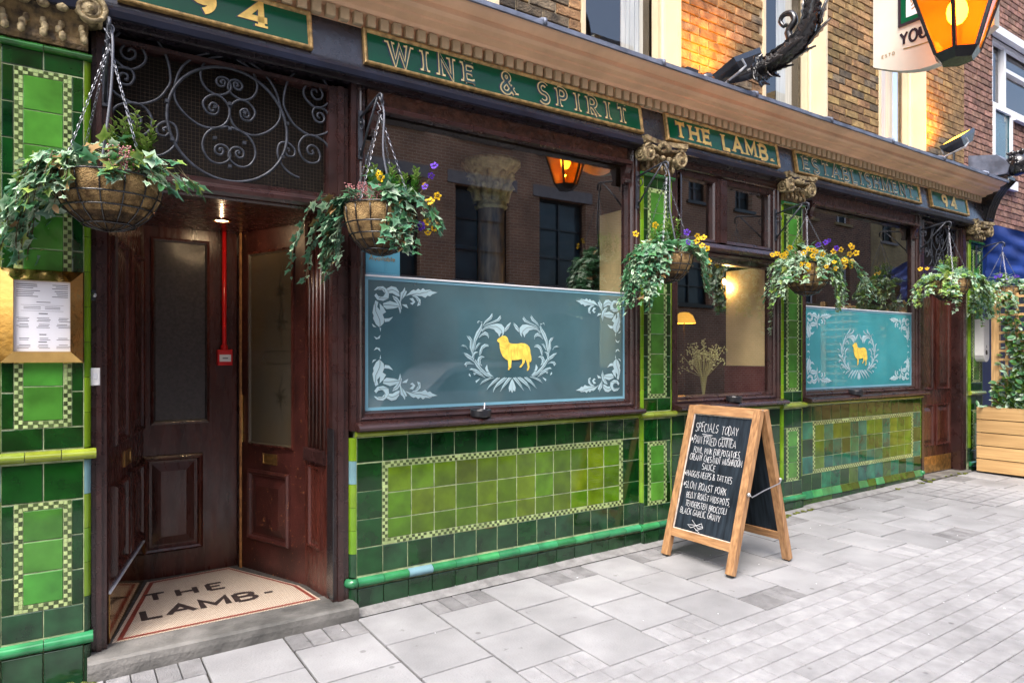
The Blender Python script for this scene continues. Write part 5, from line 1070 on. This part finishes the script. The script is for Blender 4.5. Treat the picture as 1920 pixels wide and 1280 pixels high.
MB().tube([(X+.02, -.05, z+.045), (X+.025, -.045, z+.085)], .004, 6).build('cigarette_end', 'paper', bpy.data.objects['ashtray'])
ashtray(1378, 745, 'round black ashtray on the middle sill above the chalkboard'); ashtray(1607, 733, 'round black ashtray on the sill under the bright turquoise etched pane')
# menu case
t = thing('menu_case', 'brass framed menu case with a printed white menu, fixed to the tiled pilaster', 'menu case', (-.06, -.04, 1.42))
mp = FP(-.026); MB().loops(mp, -.215, .087, 1.418, 1.822, [(0, 0), (0, .022), (.004, .028), (.05, .045), (.052, .03)], False).build('frame', 'brass', t)
MB().loops(mp, -.166, .038, 1.466, 1.774, [(0, .0), (0, .026)]).build('menu_sheet', 'paper', t)
m = MB(); q = 0
def line(a, b, zz, hh=.0028): m.quad(*[mp(x, y_, .0266) for x, y_ in ((a, zz), (b, zz), (b, zz+hh), (a, zz+hh))])
for zz in (1.755, 1.747, 1.739, 1.728, 1.720, 1.712, 1.704): line(-.155, -.155+random.uniform(.05, .085), zz); line(-.03+random.uniform(0, .02), .028, zz)
line(-.085, -.035, 1.68); line(-.077, -.045, 1.63, .004); line(-.075, -.05, 1.54, .004); line(-.078, -.048, 1.508, .004)
for zz in (1.612, 1.605, 1.598, 1.585, 1.578, 1.571, 1.525, 1.518, 1.496, 1.489, 1.482):
    for a in (-.155, -.085, -.015): line(a+random.uniform(0, .012), a+random.uniform(.04, .052), zz, .0022)
for a, b, c, d in ((-.14, .012, 1.668, 1.669), (-.14, .012, 1.643, 1.644)): line(a, b, c, .001)
for zz in (1.659, 1.652): line(-.13, -.07, zz, .0022); line(-.055, .0, zz, .0022)
m.build('print', 'ink', t, fix=False); pane(t, -.166, .038, 1.466, 1.774, 'case_glass', 'cover', -.06)
# call point with conduit
t = thing('fire_call_point', 'red fire alarm call point with a red conduit running up beside the inner door', 'call point', (.905, .96, 1.3))
o = V((.417, 1.01, LZ)); a, b = onpl(419, 670, o, (1, 0, 0), (0, -1, 0)); xc, zc = o.x+a, LZ+b; yb = 1.01-.006
MB().loops(FP(yb-.0), xc-.045, xc+.045, zc-.05, zc+.05, [(0, 0), (0, .045), (.006, .05)]).build('housing', 'red_paint', t)
MB().loops(FP(yb-.05), xc-.034, xc+.034, zc-.026, zc+.018, [(0, 0), (0, .003)]).build('glass_plate', 'white_plastic', t); MB().loops(FP(yb-.053), xc-.016, xc+.016, zc-.008, zc-.001, [(0, 0), (0, .001)]).build('mark', 'ink', t)
MB().tube([(xc, yb-.02, zc+.05), (xc, yb-.02, zc+.08), (xc, yb-.02, 2.236)], .014, 8).build('conduit', 'red_paint', t, smooth=True); MB().lathe(xc, yb-.02, [(.022, zc+.05), (.022, zc+.07), (.014, zc+.085)], 10).build('gland', 'red_paint', t)
# bell push, switch plate
X, Z = P(177, 553, .005); t = thing('bell_push', 'small round bell push on the entrance post', 'bell', (X, .02, Z)); MB().loops(FP(.0195), X-.014, X+.014, Z-.024, Z+.024, [(0, 0), (0, .006), (.002, .008)]).build('plate', 'iron', t); m = MB().ball((X, .01, Z), .011, 10); m.build('button', 'steel', t, smooth=True)
X, Z = P(178, 706, .005); t = thing('switch_plate', 'white plastic intercom plate on the entrance post', 'intercom', (X, .02, Z)); MB().loops(FP(.0195), X-.02, X+.02, Z-.04, Z+.04, [(0, 0), (0, .014), (.003, .017)]).build('plate', 'white_plastic', t); MB().loops(FP(.002), X-.008, X+.008, Z-.012, Z+.016, [(0, 0), (0, .002), (.002, .003)]).build('button', 'white_trim', t)
# downlight in the lobby ceiling
t = thing('downlight', 'small round downlight in the lobby ceiling', 'downlight', (.78, .6, 2.236)); MB().lathe(.78, .6, [(.045, 2.23), (.055, 2.236), (.035, 2.2362)], 20, None, False).build('rim', 'brass', t); MB().lathe(.78, .6, [(.001, 2.2335), (.036, 2.2335)], 20, None, False, False).build('lens', 'downlight_lens', t)
def point(name, loc, e, c, r=.03):
    l = bpy.data.lights.new(name, 'POINT'); l.energy = e; l.color = c; l.shadow_soft_size = r; o = bpy.data.objects.new(name, l); col.objects.link(o); o.location = loc; return o
point('downlight_lamp', (.78, .6, 2.228), .8, (1, .7, .4), .004)
# floodlights on the lead
def flood(px, py, label, px2, py2):
    X, Z = P(px, py, -.2); t = thing('floodlight', label, 'floodlight', (X, -.2, 3.5), 'floodlights aimed up the brickwork')
    mp = plane((X-.02, -.16, Z-.02), (1, 0, .38), (-.3, .25, .9), (0, -1, .12))
    cn = V((X+.11, -.2, Z+.03)); ux = V((.86, 0, .42)).normalized(); uy = V((0, -1, .1)).normalized(); un = ux.cross(uy)*-1
    un = V((-.42, .25, .86)).normalized(); uy = un.cross(ux).normalized()
    f = lambda a, b, h: cn+ux*a+uy*b+un*h
    def ring(w, d, h): return [f(-w, -d, h), f(w, -d, h), f(w, d, h), f(-w, d, h)]
    m = MB(); rs = [ring(.11, .075, -.1), ring(.17, .11, -.02), ring(.175, .115, .02), ring(.16, .1, .02)]; b = 0
    for r_ in rs: m.v += [tuple(p) for p in r_]
    for k in range(3):
        for i in range(4): j = (i+1) % 4; m.f.append((4*k+i, 4*k+j, 4*k+4+j, 4*k+4+i))
    m.f.append((0, 1, 2, 3)); m.build('housing', 'iron_black', t)
    MB().poly([tuple(p) for p in ring(.162, .102, .017)]).build('lens', 'flood_lens', t, fix=False)
    MB().tube([f(-.12, -.13, -.02), f(-.12, -.13, -.08), f(-.2, -.12, -.1), f(-.2, .12, -.1), f(-.12, .13, -.08), f(-.12, .13, -.02)], .009, 6).build('yoke', 'steel', t)
    MB().tube([f(-.2, 0, -.1), (f(-.2, 0, -.1).x, f(-.2, 0, -.1).y, 3.5)], .012, 6).build('stem', 'iron_black', t)
    l = bpy.data.lights.new('flood_lamp', 'SPOT'); l.energy = 22; l.color = (1, .3, .02); l.spot_size = R(130); l.spot_blend = .8; l.shadow_soft_size = .08
    o = bpy.data.objects.new('flood_lamp', l); col.objects.link(o); o.location = f(0, 0, .03); d = V((-.15, .8, .7)); o.rotation_euler = (-d).to_track_quat('Z', 'Y').to_euler()
flood(1365, 120, 'black floodlight with glowing amber lens beside the iron sign bracket', 0, 0); flood(1786, 262, 'black floodlight with glowing amber lens near the end of the cornice', 0, 0)
m = MB(); X, Z = P(1288, 135, -.1); t = MB().box(X-.06, X+.06, -.16, -.06, 3.53, 3.6).build('junction_box', 'black_plastic'); tag(t, 'small black junction box lying on the lead above the sign', 'junction box')
# ------------------------------------------------------------------ iron sign bracket, lantern, hanging sign
BX = 4.335
t = thing('sign_bracket', 'ornate black wrought-iron bracket with acanthus leaves projecting from the brick wall', 'bracket', (BX, .1, 3.6))
def bp(px, py):
    a, b = onpl(px, py, (BX, 0, 0), (0, -1, 0), (1, 0, 0)); return V((BX, -a, b))
pth = smooth_path([V((BX, .1, 3.66)), bp(1345, 152), bp(1395, 142), bp(1430, 128), bp(1465, 108), bp(1497, 82), bp(1517, 52), bp(1524, 20), bp(1524, -20), V((BX, -.95, 4.75)), V((BX, -1.2, 4.95)), V((BX, -1.95, 5.0))], 4)
nn = len(pth); MB().tube(pth, [.042+.03*math.exp(-((i/nn-.4)/.12)**2) for i in range(nn)], 10).build('arm', 'iron_black', t, smooth=True)
MB().ball((BX, .03, 3.66), .11, 10, (.9, .5, .6)).build('wall_boss', 'iron_black', t, smooth=True)
random.seed(5)
def ileaf(p, d, up, L, W, curl, n=9):
    """thick lobed iron leaf"""
    m = MB(); p, d, up = V(p), V(d).normalized(), V(up); up = (up-d*up.dot(d)).normalized(); s = d.cross(up).normalized(); rings = []
    for i in range(n+1):
        tt = i/n; a = curl*tt; c = p+d*(L*math.sin(a)/max(curl, .01))+up*(L*(1-math.cos(a))/max(curl, .01)); dn = (up*math.cos(a)-d*math.sin(a)); w = W*math.sin(math.pi*min(1, .16+.84*tt))**.8*(1 if i % 2 else .68)+.002; th = .012*(1-.6*tt)
        rings.append([c-s*w+dn*.3*w, c-dn*th, c+s*w+dn*.3*w, c+dn*th*1.6])
    for r_ in rings: m.v += [tuple(q) for q in r_]
    for i in range(n):
        for k in range(4): k2 = (k+1) % 4; m.f.append((4*i+k, 4*i+k2, 4*i+4+k2, 4*i+4+k))
    m.build('acanthus_leaf', 'iron_black', t, smooth=True)
c0 = bp(1434, 130)
for k in range(8): a = k*.785; ileaf(c0+V((0, .04, 0)), (math.sin(a)*.8, .55, math.cos(a)*.8), (math.sin(a), -1.1, math.cos(a)), .14, .06, 1.5)
for k in range(6): a = k*1.05+.3; ileaf(c0+V((0, -.03, 0)), (math.sin(a)*.8, .1, math.cos(a)*.8), (math.sin(a), -1.1, math.cos(a)), .12, .04, 1.3)
arcp = smooth_path([bp(1430, 128), bp(1465, 108), bp(1497, 82), bp(1517, 52), bp(1524, 20), bp(1524, -20)], 4)
for j in (1, 5, 9, 13):
    tg = (arcp[j+2]-arcp[j]).normalized(); sd = V((1, 0, 0)); no = tg.cross(sd).normalized()
    for k in range(4):
        a = k*1.5708+.4*j; o = (sd*math.cos(a)+no*math.sin(a)); ileaf(arcp[j]+o*.05, tg, o, .2, .06, .35)
MB().tube(smooth_path([bp(1492, 92), bp(1478, 62), bp(1490, 40), bp(1484, 26), bp(1470, 28), bp(1463, 40), bp(1470, 50), bp(1476, 44)], 3), [.03-.0009*i for i in range(22)], 8).build('curl', 'iron_black', t, smooth=True)
LX, LY, LB = 4.335, -1.78, 3.16
t = thing('street_lantern', 'tapered amber glass lantern glowing on the iron bracket', 'lantern', (LX, LY, LB))
n6 = lambda r, z, a0=17: [V((LX+r*math.cos(R(a0+60*i)), LY+r*math.sin(R(a0+60*i)), z)) for i in range(6)]
lo, hi = n6(.115, LB+.05), n6(.335, LB+.68)
m = MB(); b = n6(.125, LB+.05); c = n6(.085, LB); m.v = [tuple(p) for p in c+b]; m.f = [tuple(range(6)), tuple(range(6, 12))]+[(i, (i+1) % 6, 6+(i+1) % 6, 6+i) for i in range(6)]; m.build('base', 'iron_black', t)
for i in range(6):
    MB().tube([lo[i], hi[i]], .0125, 4).build('glazing_bar', 'iron_black', t); j = (i+1) % 6; MB().quad(lo[i], lo[j], hi[j], hi[i]).build('amber_pane', 'amber', t, fix=False)
MB().tube(hi, .022, 6, closed=True).build('top_rim', 'iron_black', t); m = MB(); tp = n6(.1, LB+.9); m.v = [tuple(p) for p in hi+tp]; m.f = [(i, (i+1) % 6, 6+(i+1) % 6, 6+i) for i in range(6)]; m.f.append(tuple(range(6, 12))); m.build('cowl', 'iron_black', t)
MB().ball((LX, LY, LB+.29), .055, 12, (1, 1, 1.4)).build('bulb', 'bulb', t, smooth=True); MB().tube([(LX, LY, LB+.36), (LX, LY, LB+.9)], .015, 8).build('lamp_holder', 'brass_dull', t); MB().tube([(LX, LY, LB+.9), (LX, LY, 5.0)], .02, 6).build('hanger', 'iron_black', t)
point('lantern_lamp', (LX, LY, LB+.15), .6, (1, .55, .15), .008)
SX = 4.62
M('sign_cream', (.6, .6, .52), rough=.45, var=.06)
t = thing('pub_sign', 'cream hanging pub sign with a green bordered picture panel, partly behind the lantern', 'sign', (SX, -1.5, 3.3))
SY0, SY1 = -1.14, -1.86; W = SY0-SY1; mp = plane((SX, SY0, 3.3), (0, -1, 0), (-1, 0, 0))
out = [(0, 1.5), (0, .12)]+[(W*i/12, .12-.12*math.sin(math.pi*i/12)) for i in range(1, 12)]+[(W, .12), (W, 1.5)]
MB().prism(out, lambda a, b: mp(a, b, 0), lambda a, b: mp(a, b, -.07)).build('board', 'sign_cream', t)
MB().loops(mp, .17, W-.17, .32, 1.4, [(0, 0), (0, .012), (.016, .012), (.018, .006)], False).build('panel_edge', 'letter_dark', t); MB().loops(mp, .186, W-.186, .336, 1.384, [(0, .002), (0, .009), (.03, .009), (.032, .005)], False).build('panel_border', 'sign_green', t); MB().loops(mp, .216, W-.216, .366, 1.354, [(0, .002), (0, .004)]).build('picture_panel', 'paper', t)
m = MB(); letters(m, "YOUNG'S", mp, .18, W-.18, .2, .075, .016, .004, tr=.14); m.build('lettering', 'letter_dark', t, fix=False); m = MB(); letters(m, "ESTD", mp, .06, .145, .155, .02, .0035, .004, tr=.4); m.ribbon([(.2+.32*i/8, .17-.012*math.sin(math.pi*i/8)) for i in range(9)], .008, mp, .003); m.build('small_lettering', 'brass_dull', t, fix=False)
m = MB()
for k in range(9): leaf(m, None, mp, .25, .41+.02*k, R(35*k), .05, .006, 1.2, 3, .006)
m.build('picture_leaves', 'gold_frame', t, fix=False); MB().tube([(SX, -1.5, 4.8), (SX, -1.5, 5.0), (BX, -1.5, 5.0)], .02, 6).build('hanger', 'iron_black', t)
# cigarette bin
X0, Z0 = P(1846, 600, -.04); t = thing('cigarette_bin', 'white wall-mounted cigarette bin with a small dark emblem, on the end pilaster', 'cigarette bin', (9.03, -.05, 1.38)); x, zz = 9.03, 1.38
out = [(-.075, .5), (-.075, .06)]+[(.075*math.cos(R(180+20*i)), .07+.07*math.sin(R(180+20*i))) for i in range(10)]+[(.075, .5)]
MB().prism(out, lambda a, b: (x+a, -.026, zz+b), lambda a, b: (x+a, -.12, zz+b)).build('body', 'white_plastic', t); m = MB(); m.lathe(0, 0, [(.001, 0)], 3); m = MB()
m.poly([(x+.03*math.cos(R(30*i)), -.1215, zz+.11+.03*math.sin(R(30*i))) for i in range(12)]); m.poly([(x-.006, -.1215, zz+.16), (x+.006, -.1215, zz+.16), (x+.008, -.1215, zz+.19), (x-.004, -.1215, zz+.2)]); m.build('emblem', 'letter_dark', t, fix=False)
# ------------------------------------------------------------------ inside the bar
X, Z = 2.876, .1; t = thing('bar_column', 'brown marbled column with gilded leaf capital inside the bar', 'column', (X, 1.0, .1))
MB().lathe(X, 1.0, [(.15, .1), (.15, .3), (.12, .34), (.118, 1.4), (.108, 2.62)], 28).build('shaft', 'marble_brown', t, smooth=True); MB().lathe(X, 1, [(.112, 2.62), (.13, 2.63), (.135, 2.645), (.112, 2.66), (.118, 2.75), (.15, 2.87), (.22, 2.95), (.24, 2.97), (.24, 3.0), (.1, 3.0)], 28).build('capital', 'plaster_gold', t, smooth=True)
m = MB()
for row, (zz, rr) in enumerate(((2.68, .118), (2.77, .13))):
    for k in range(10):
        a = R(36*k+18*row); m.tube([(X+rr*math.cos(a), 1+rr*math.sin(a), zz), (X+(rr+.02)*math.cos(a), 1+(rr+.02)*math.sin(a), zz+.09), (X+(rr+.06)*math.cos(a), 1+(rr+.06)*math.sin(a), zz+.12), (X+(rr+.07)*math.cos(a), 1+(rr+.07)*math.sin(a), zz+.1)], [.028, .03, .02, .008], 6)
m.build('capital_leaves', 'plaster_gold', t, smooth=True)
for px, py, x, y, lb in ((1358, 528, 5.12, .545, 'small brass wall lamp lit beside the cream partition, seen through the middle window'), (1138, 500, 3.47, .41, 'small brass wall lamp lit on the edge of the cream partition behind the large window')):
    a, zz = P(px, py, y); t = thing('wall_lamp', lb, 'wall lamp', (a, y, zz-.1), 'wall lamps in the bar'); xx = a
    MB().lathe(xx, y, [(.03, zz-.1), (.045, zz-.07), (.05, zz+.06), (.03, zz+.1), (.012, zz+.12)], 14, None).build('glass_shade', 'case_glass', t, smooth=True); MB().ball((xx, y, zz), .02, 8, (1, 1, 1.6)).build('bulb', 'bulb_soft', t); MB().tube([(xx+.0, y, zz-.1), (xx+.02, y, zz-.16), (xx+.1, y, zz-.14)], .008, 6).build('bracket', 'brass_dull', t)
    point('wall_lamp_light', (xx, y-.03, zz-.06), .9, (1, .65, .3), .006)
t = thing('table', 'dark wooden table just inside the middle window', 'table', (4.7, .75, .1)); MB().box(4.1, 5.15, .2, 1.1, .98, 1.02).build('table_top', 'wood_door', t)
for x in (4.15, 5.08):
    for y in (.24, 1.04): MB().box(x, x+.05, y, y+.05, .1, .98).build('leg', 'wood_door', t)
X, Z = P(1319, 738, .36); VY = .36; t = thing('flower_vase', 'clear glass vase of dried grasses on the table inside the middle window', 'vase', (X, VY, 1.021)); MB().lathe(X, VY, [(.06, 1.022), (.075, 1.05), (.06, 1.16), (.04, 1.24), (.055, 1.3)], 18).build('vase', 'case_glass', t, smooth=True)
m = MB(); m2 = MB(); random.seed(8)
for k in range(46):
    a = random.uniform(0, 6.28); r = random.uniform(.04, .2); e = V((X+r*math.cos(a), VY+r*math.sin(a), 1.53+random.uniform(-.1, .1)-r*.4)); m.tube([(X, VY, 1.06), (X+.03*math.cos(a), VY+.03*math.sin(a), 1.27), e], .0022, 4)
    for q in range(6): m2.ball(e+rdir()*.02-V((0, 0, .012*q)), .008, 5)
m.build('stalks', 'dry_stalk', t); m2.build('flower_heads', 'dry_flower', t, kind='stuff')
X, Z = P(1283, 597, 1.2); t = thing('table_lamp', 'yellow glass lamp shade glowing in the dark bar', 'lamp', (X, 1.2, 1.0)); MB().lathe(X, 1.2, [(.115, Z-.05), (.11, Z-.03), (.085, Z+.03), (.045, Z+.06), (.01, Z+.065)], 18, lambda a, z: 1+.04*abs(math.sin(4*a)), False).build('lamp_shade', 'lamp_shade', t, smooth=True); MB().tube([(X, 1.2, .1), (X, 1.2, Z-.02)], .008, 8).build('stem', 'iron_black', t); MB().lathe(X, 1.2, [(.12, .1), (.1, .13), (.02, .15)], 16).build('base', 'brass_dull', t)
point('table_lamp_light', (X, 1.2, Z-.02), 3, (1, .6, .2), .01)
t = thing('window_poster', 'small blue notice behind the glass above the dull etched pane', 'poster', (1.55, .07, 1.9)); MB().box(1.45, 1.66, .066, .068, 1.9, 2.09).build('sheet', 'poster_blue', t); m = MB(); letters(m, 'Available', FP(.0655), 1.47, 1.63, 2.0, .026, .005, .0, tr=.1); m.build('lettering', 'gold_frame', t, fix=False)
# ------------------------------------------------------------------ the neighbour on the right
nb = thing('neighbour_building', 'brown brick building with white framed windows and a blue shopfront next to the pub', 'building', (11, .1, 0))
NX0, NX1, NY = 9.0, 16.0, .1
BW0 = (9.78, 12.2, 4.62, 5.5)
m = MB(); m.box(NX0, 9.78, NY+.012, NY+.3, 3.0, 9); m.box(9.78, 12.2, NY+.012, NY+.3, 5.5, 9); m.box(12.2, NX1, NY+.012, NY+.3, 3.0, 9); m.box(10.36, 12.2, NY+.012, NY+.3, 3.0, 4.62); m.box(9.78, 10.36, NY+.012, NY+.3, 3.0, 3.72)
nw = m.build('wall', 'mortar_grey', nb)
brickwork(nw, 9.0, 15.99, 3.02, 8.9, NY, [(9.78, 12.2, 4.62, 5.5), (9.78, 10.36, 3.72, 4.63)], lambda x: 'brick_red_grey', 298, 'brick_red_grey')
wf = MB().loops(FP(NY+.06), 9.79, 12.19, 4.63, 5.49, [(0, -.05), (0, .04), (.05, .04), (.06, .0)], False).build('window', 'white_trim', nb)
m = MB()
for x in (10.2, 11.4): m.box(x, x+.06, NY+.03, NY+.1, 4.66, 5.46)
m.box(10.26, 12.15, NY+.03, NY+.1, 5.15, 5.2); m.build('mullion', 'white_trim', wf); pane(wf, 9.82, 12.16, 4.66, 5.46, 'glass_upper', 'pane', NY+.08)
sp = MB().loops(FP(NY+.03), 9.79, 10.35, 3.73, 4.62, [(0, -.05), (0, .04), (.04, .04), (.045, .01)], True).build('spandrel_panel', 'frosted', nb); MB().loops(FP(NY+.03), 9.79, 10.35, 3.73, 4.62, [(-.004, -.03), (-.004, .044), (.042, .044), (.044, .02)], False).build('panel_frame', 'white_trim', nb)
m = MB(); m.box(9.7, 12.3, NY-.06, NY+.1, 5.5, 5.6); m.box(9.72, 10.42, NY-.05, NY+.02, 3.6, 3.72); m.box(10.36, 12.3, NY-.05, NY+.02, 4.53, 4.62); m.build('sill', 'white_trim', nb)
MB().box(9.2, NX1, NY+.4, NY+.5, 3, 9).build('room_back', 'dark_room', nb)
MB().box(9.2, NX1, -.01, .3, -.1, 3.02).build('shopfront', 'blue_paint', nb)
# awning
t = thing('awning', 'deep blue canvas awning with sagging folds beside the pub', 'awning', (11, -.5, 2.2))
m = MB(); n = 26
def aw(s, q, X): z = 3.0-.62*s; return (X, -.02-1.25*s, z)
for i in range(12):
    for j in range(20):
        f = lambda a, b: (9.32+4*b+.0, -.015-1.25*a, 3.06-.58*a+.03*math.sin(b*30+a*7)*a)
        m.quad(f(i/12, j/20), f((i+1)/12, j/20), f((i+1)/12, (j+1)/20), f(i/12, (j+1)/20))
m.build('canopy', 'canvas_blue', t, smooth=True, weld=True)
m = MB(); N1, N2 = 24, 14
for i in range(N1):
    for j in range(N2):
        def f(a, b):
            y = -.015-1.25*a; top = 3.06-.58*a; bot = 2.12+.0*a; z = top+(bot-top)*b; return (9.30+.035*math.sin((a*1.6+b*1.1)*16)*(.2+b)+.02*math.sin((a*.7-b*1.3)*23), y, z)
        m.quad(f(i/N1, j/N2), f((i+1)/N1, j/N2), f((i+1)/N1, (j+1)/N2), f(i/N1, (j+1)/N2))
m.build('side_flap', 'canvas_blue', t, smooth=True, weld=True); MB().tube([(9.3, -1.265, 2.42), (13.3, -1.265, 2.42)], .02, 8).build('front_bar', 'steel', t)
# planter with trellis
t = thing('planter', 'long softwood planter box of horizontal boards with a trellis at its back', 'planter', (9.3, -.7, gz(9, -.5)))
PX0, PX1, PY0, PY1 = 8.72, 9.25, -.14, -1.9; z0 = gz(9, -.5)+.02; bh = .148
for k in range(5):
    z = z0+bh*k
    MB().box(PX0, PX0+.03, PY1, PY0, z+.005, z+bh-.005).build('board', 'pine', t); MB().box(PX0+.03, PX1, PY0-.03, PY0, z+.005, z+bh-.005).build('board', 'pine', t)
    MB().box(PX1-.03, PX1, PY1+.03, PY0-.03, z+.005, z+bh-.005).build('board', 'pine', t)
MB().box(PX0+.03, PX1-.03, PY1+.02, PY0-.03, z0+.1, z0+.7).build('soil', 'soil', t)
for y in (PY0-.12, PY0-1.5): MB().box(PX0+.07, PX0+.12, y-.075, y, z0+.5, 2.2).build('post', 'pine_up', t)
for k in range(12): y = PY0-.25-.1*k; MB().box(PX0+.085, PX0+.095, y-.028, y, z0+.7, 2.15).build('slat', 'pine_up', t)
for k in range(13): z = z0+.76+.1*k; MB().box(PX0+.072, PX0+.084, PY0-1.5, PY0-.18, z, z+.028).build('slat', 'pine', t)
t = thing('climbing_plant', 'dark leafy climber on the planter trellis', 'plant', (8.8, -.4, z0+.7)); random.seed(31); it = []; sm = MB()
for k in range(44):
    y0 = random.uniform(-1.2, -.42); p = V((8.79, y0, z0+.7)); pts = [p]; Lh = random.choice([.4, .8, 1.2, 1.35])*random.uniform(.8, 1.1)
    for i in range(14): p = p+V((random.uniform(-.015, .012), random.uniform(-.035, .035), Lh/14)); p.x = min(max(p.x, 8.68), 8.8); pts.append(p.copy())
    sm.tube(pts, .003, 4)
    for q in pts[1:]:
        for r_ in range(3): d = rdir(); d.x = -abs(d.x); it.append((orient(q+d*.02, d, V((-.6, -.5, .6))+rdir()*.4, random.uniform(.05, .085)), 'oval', random.choice(['ivy', 'bush', 'bush', 'ivy_pale']), 'leaf'))
for k in range(50): d = rdir(); d.z = abs(d.z)*.6; it.append((orient(V((8.74+random.uniform(-.02, .1), random.uniform(-1, -.15), z0+.74)), d, V((-.4, -.4, .8)), random.uniform(.05, .08)), 'oval', 'ivy_pale' if k % 3 else 'ivy', 'leaf'))
sm.build('stems', 'stem', t); plant_out(t, it, 290, 'more_leaves')
# ------------------------------------------------------------------ the far side of the street (seen in the glass)
def terrace(label, x0, x1, H, mat, wins, name='terrace_house', y=-11.0, lint='lintel', frame='iron_black'):
    t = thing(name, label, 'building', ((x0+x1)/2, y, 0), 'houses across the street')
    m = MB(); zs = sorted(set(w[2:4] for w in wins)); 
    m.box(x0, x1, y-6, y-.3, -.6, H); 
    xs = sorted(set([x0, x1]+[q for w in wins for q in w[:2]])); zz = sorted(set([-.6, H]+[q for w in wins for q in w[2:4]]))
    for i in range(len(xs)-1):
        for j in range(len(zz)-1):
            a, b, c, d = xs[i], xs[i+1], zz[j], zz[j+1]
            if not any(w[0] <= a and b <= w[1] and w[2] <= c and d <= w[3] for w in wins): m.quad((a, y, c), (b, y, c), (b, y, d), (a, y, d))
    m.build('wall', mat, t)
    for a, b, c, d in wins:
        w = MB(); w.box(a, b, y-.3, y-.25, c, d); wo = w.build('window', 'far_glass', t)
        m = MB(); mp = lambda p, q, h=0: (p, y-.2+h, q); m.loops(mp, a, b, c, d, [(0, -.1), (0, .03), (.06, .03), (.07, 0)], False); m.box((a+b)/2-.025, (a+b)/2+.025, y-.24, y-.19, c, d)
        for q in (1, 2): z = c+(d-c)*q/3; m.box(a, b, y-.24, y-.195, z-.02, z+.02)
        m.build('frame', frame, wo); MB().box(a-.22, b+.22, y-.02, y+.035, d, d+.3).build('lintel', lint, wo); MB().box(a-.1, b+.1, y-.1, y+.08, c-.1, c).build('sill', lint, wo)
        m = MB(); m.quad((a, y, c), (a, y-.28, c), (a, y-.28, d), (a, y, d)); m.quad((b, y, c), (b, y-.28, c), (b, y-.28, d), (b, y, d)); m.quad((a, y, d), (b, y, d), (b, y-.28, d), (a, y-.28, d)); m.build('reveal', mat, wo, fix=False)
    MB().box(x0, x1, y-.4, y+.12, H, H+.3).build('parapet', lint, t); return t
W_ = []
for k in range(-6, 6):
    a = 8.15+2.58*k
    if a+1.6 < 14.6: W_ += [(a, a+1.62, 3.35, 5.74), (a, a+1.62, 6.95, 8.9), (a+.1, a+1.5, .9, 2.6)]
terrace('brown brick warehouse front with pale lintels, mirrored in the large window', -8.5, 14.6, 10.6, 'wall_brown_brick', W_)
terrace('plum brick house with small upper windows, mirrored in the middle window', 14.62, 21.6, 10.2, 'wall_brown_brick', [(16.6, 17.5, 6.4, 7.8), (18.9, 19.8, 6.4, 7.8), (16.0, 17.6, 3.1, 4.9), (19.0, 20.4, 3.1, 4.9)], lint='iron_black')
terrace('old red brick house with white sash windows, mirrored in the second etched window', 21.62, 27.4, 10.8, 'wall_red_brick', [(22.6, 23.6, 3.4, 5.2), (24.9, 25.9, 3.4, 5.2), (22.6, 23.6, 6.6, 8.2), (24.9, 25.9, 6.6, 8.2)], frame='white_trim', lint='wall_yellow_brick')
terrace('yellow brick house with grey windows at the end of the mirrored row', 27.42, 44, 9.8, 'wall_yellow_brick', [(28.3+2.4*k, 29.4+2.4*k, z, z+1.7) for k in range(6) for z in (3.2, 6.2)])
# parked car across the road, mirrored in the etched pane
t = thing('parked_car', 'white hatchback parked along the far kerb, mirrored faintly in the etched pane', 'car', (6, -8, -.1)); cz = gz(6, -8)-.1; y = -8.2; x = 4.6
body = [(0, .35), (0, .62), (.12, .8), (.9, .9), (1.35, 1.32), (1.7, 1.45), (2.9, 1.46), (3.5, 1.3), (3.9, .95), (4.0, .8), (4.02, .4), (3.7, .3), (.3, .3)]
MB().prism(body, lambda a, b: (x+a, y-.8, cz+b), lambda a, b: (x+a, y+.8, cz+b)).build('body', 'car_white', t)
for s in (y-.803, y+.803):
    MB().poly([(x+a, s, cz+b) for a, b in ((1.15, .93), (1.5, 1.3), (2.15, 1.37), (2.15, .93))]).build('side_window', 'car_glass', t, fix=False); MB().poly([(x+a, s, cz+b) for a, b in ((2.23, .93), (2.23, 1.37), (3.05, 1.36), (3.5, .98))]).build('side_window', 'car_glass', t, fix=False)
    for a in (.8, 3.2):
        w = MB().prism([(.31*math.cos(R(20*i)), .31*math.sin(R(20*i))) for i in range(18)], lambda p, q: (x+a+p, s-.02, cz+.31+q), lambda p, q: (x+a+p, s+.02 if s > y else s-.06, cz+.31+q)).build('wheel', 'rubber', t); MB().prism([(.2*math.cos(R(30*i)), .2*math.sin(R(30*i))) for i in range(12)], lambda p, q: (x+a+p, s-.03, cz+.31+q), lambda p, q: (x+a+p, s+.03 if s > y else s-.07, cz+.31+q)).build('hubcap', 'steel', w)
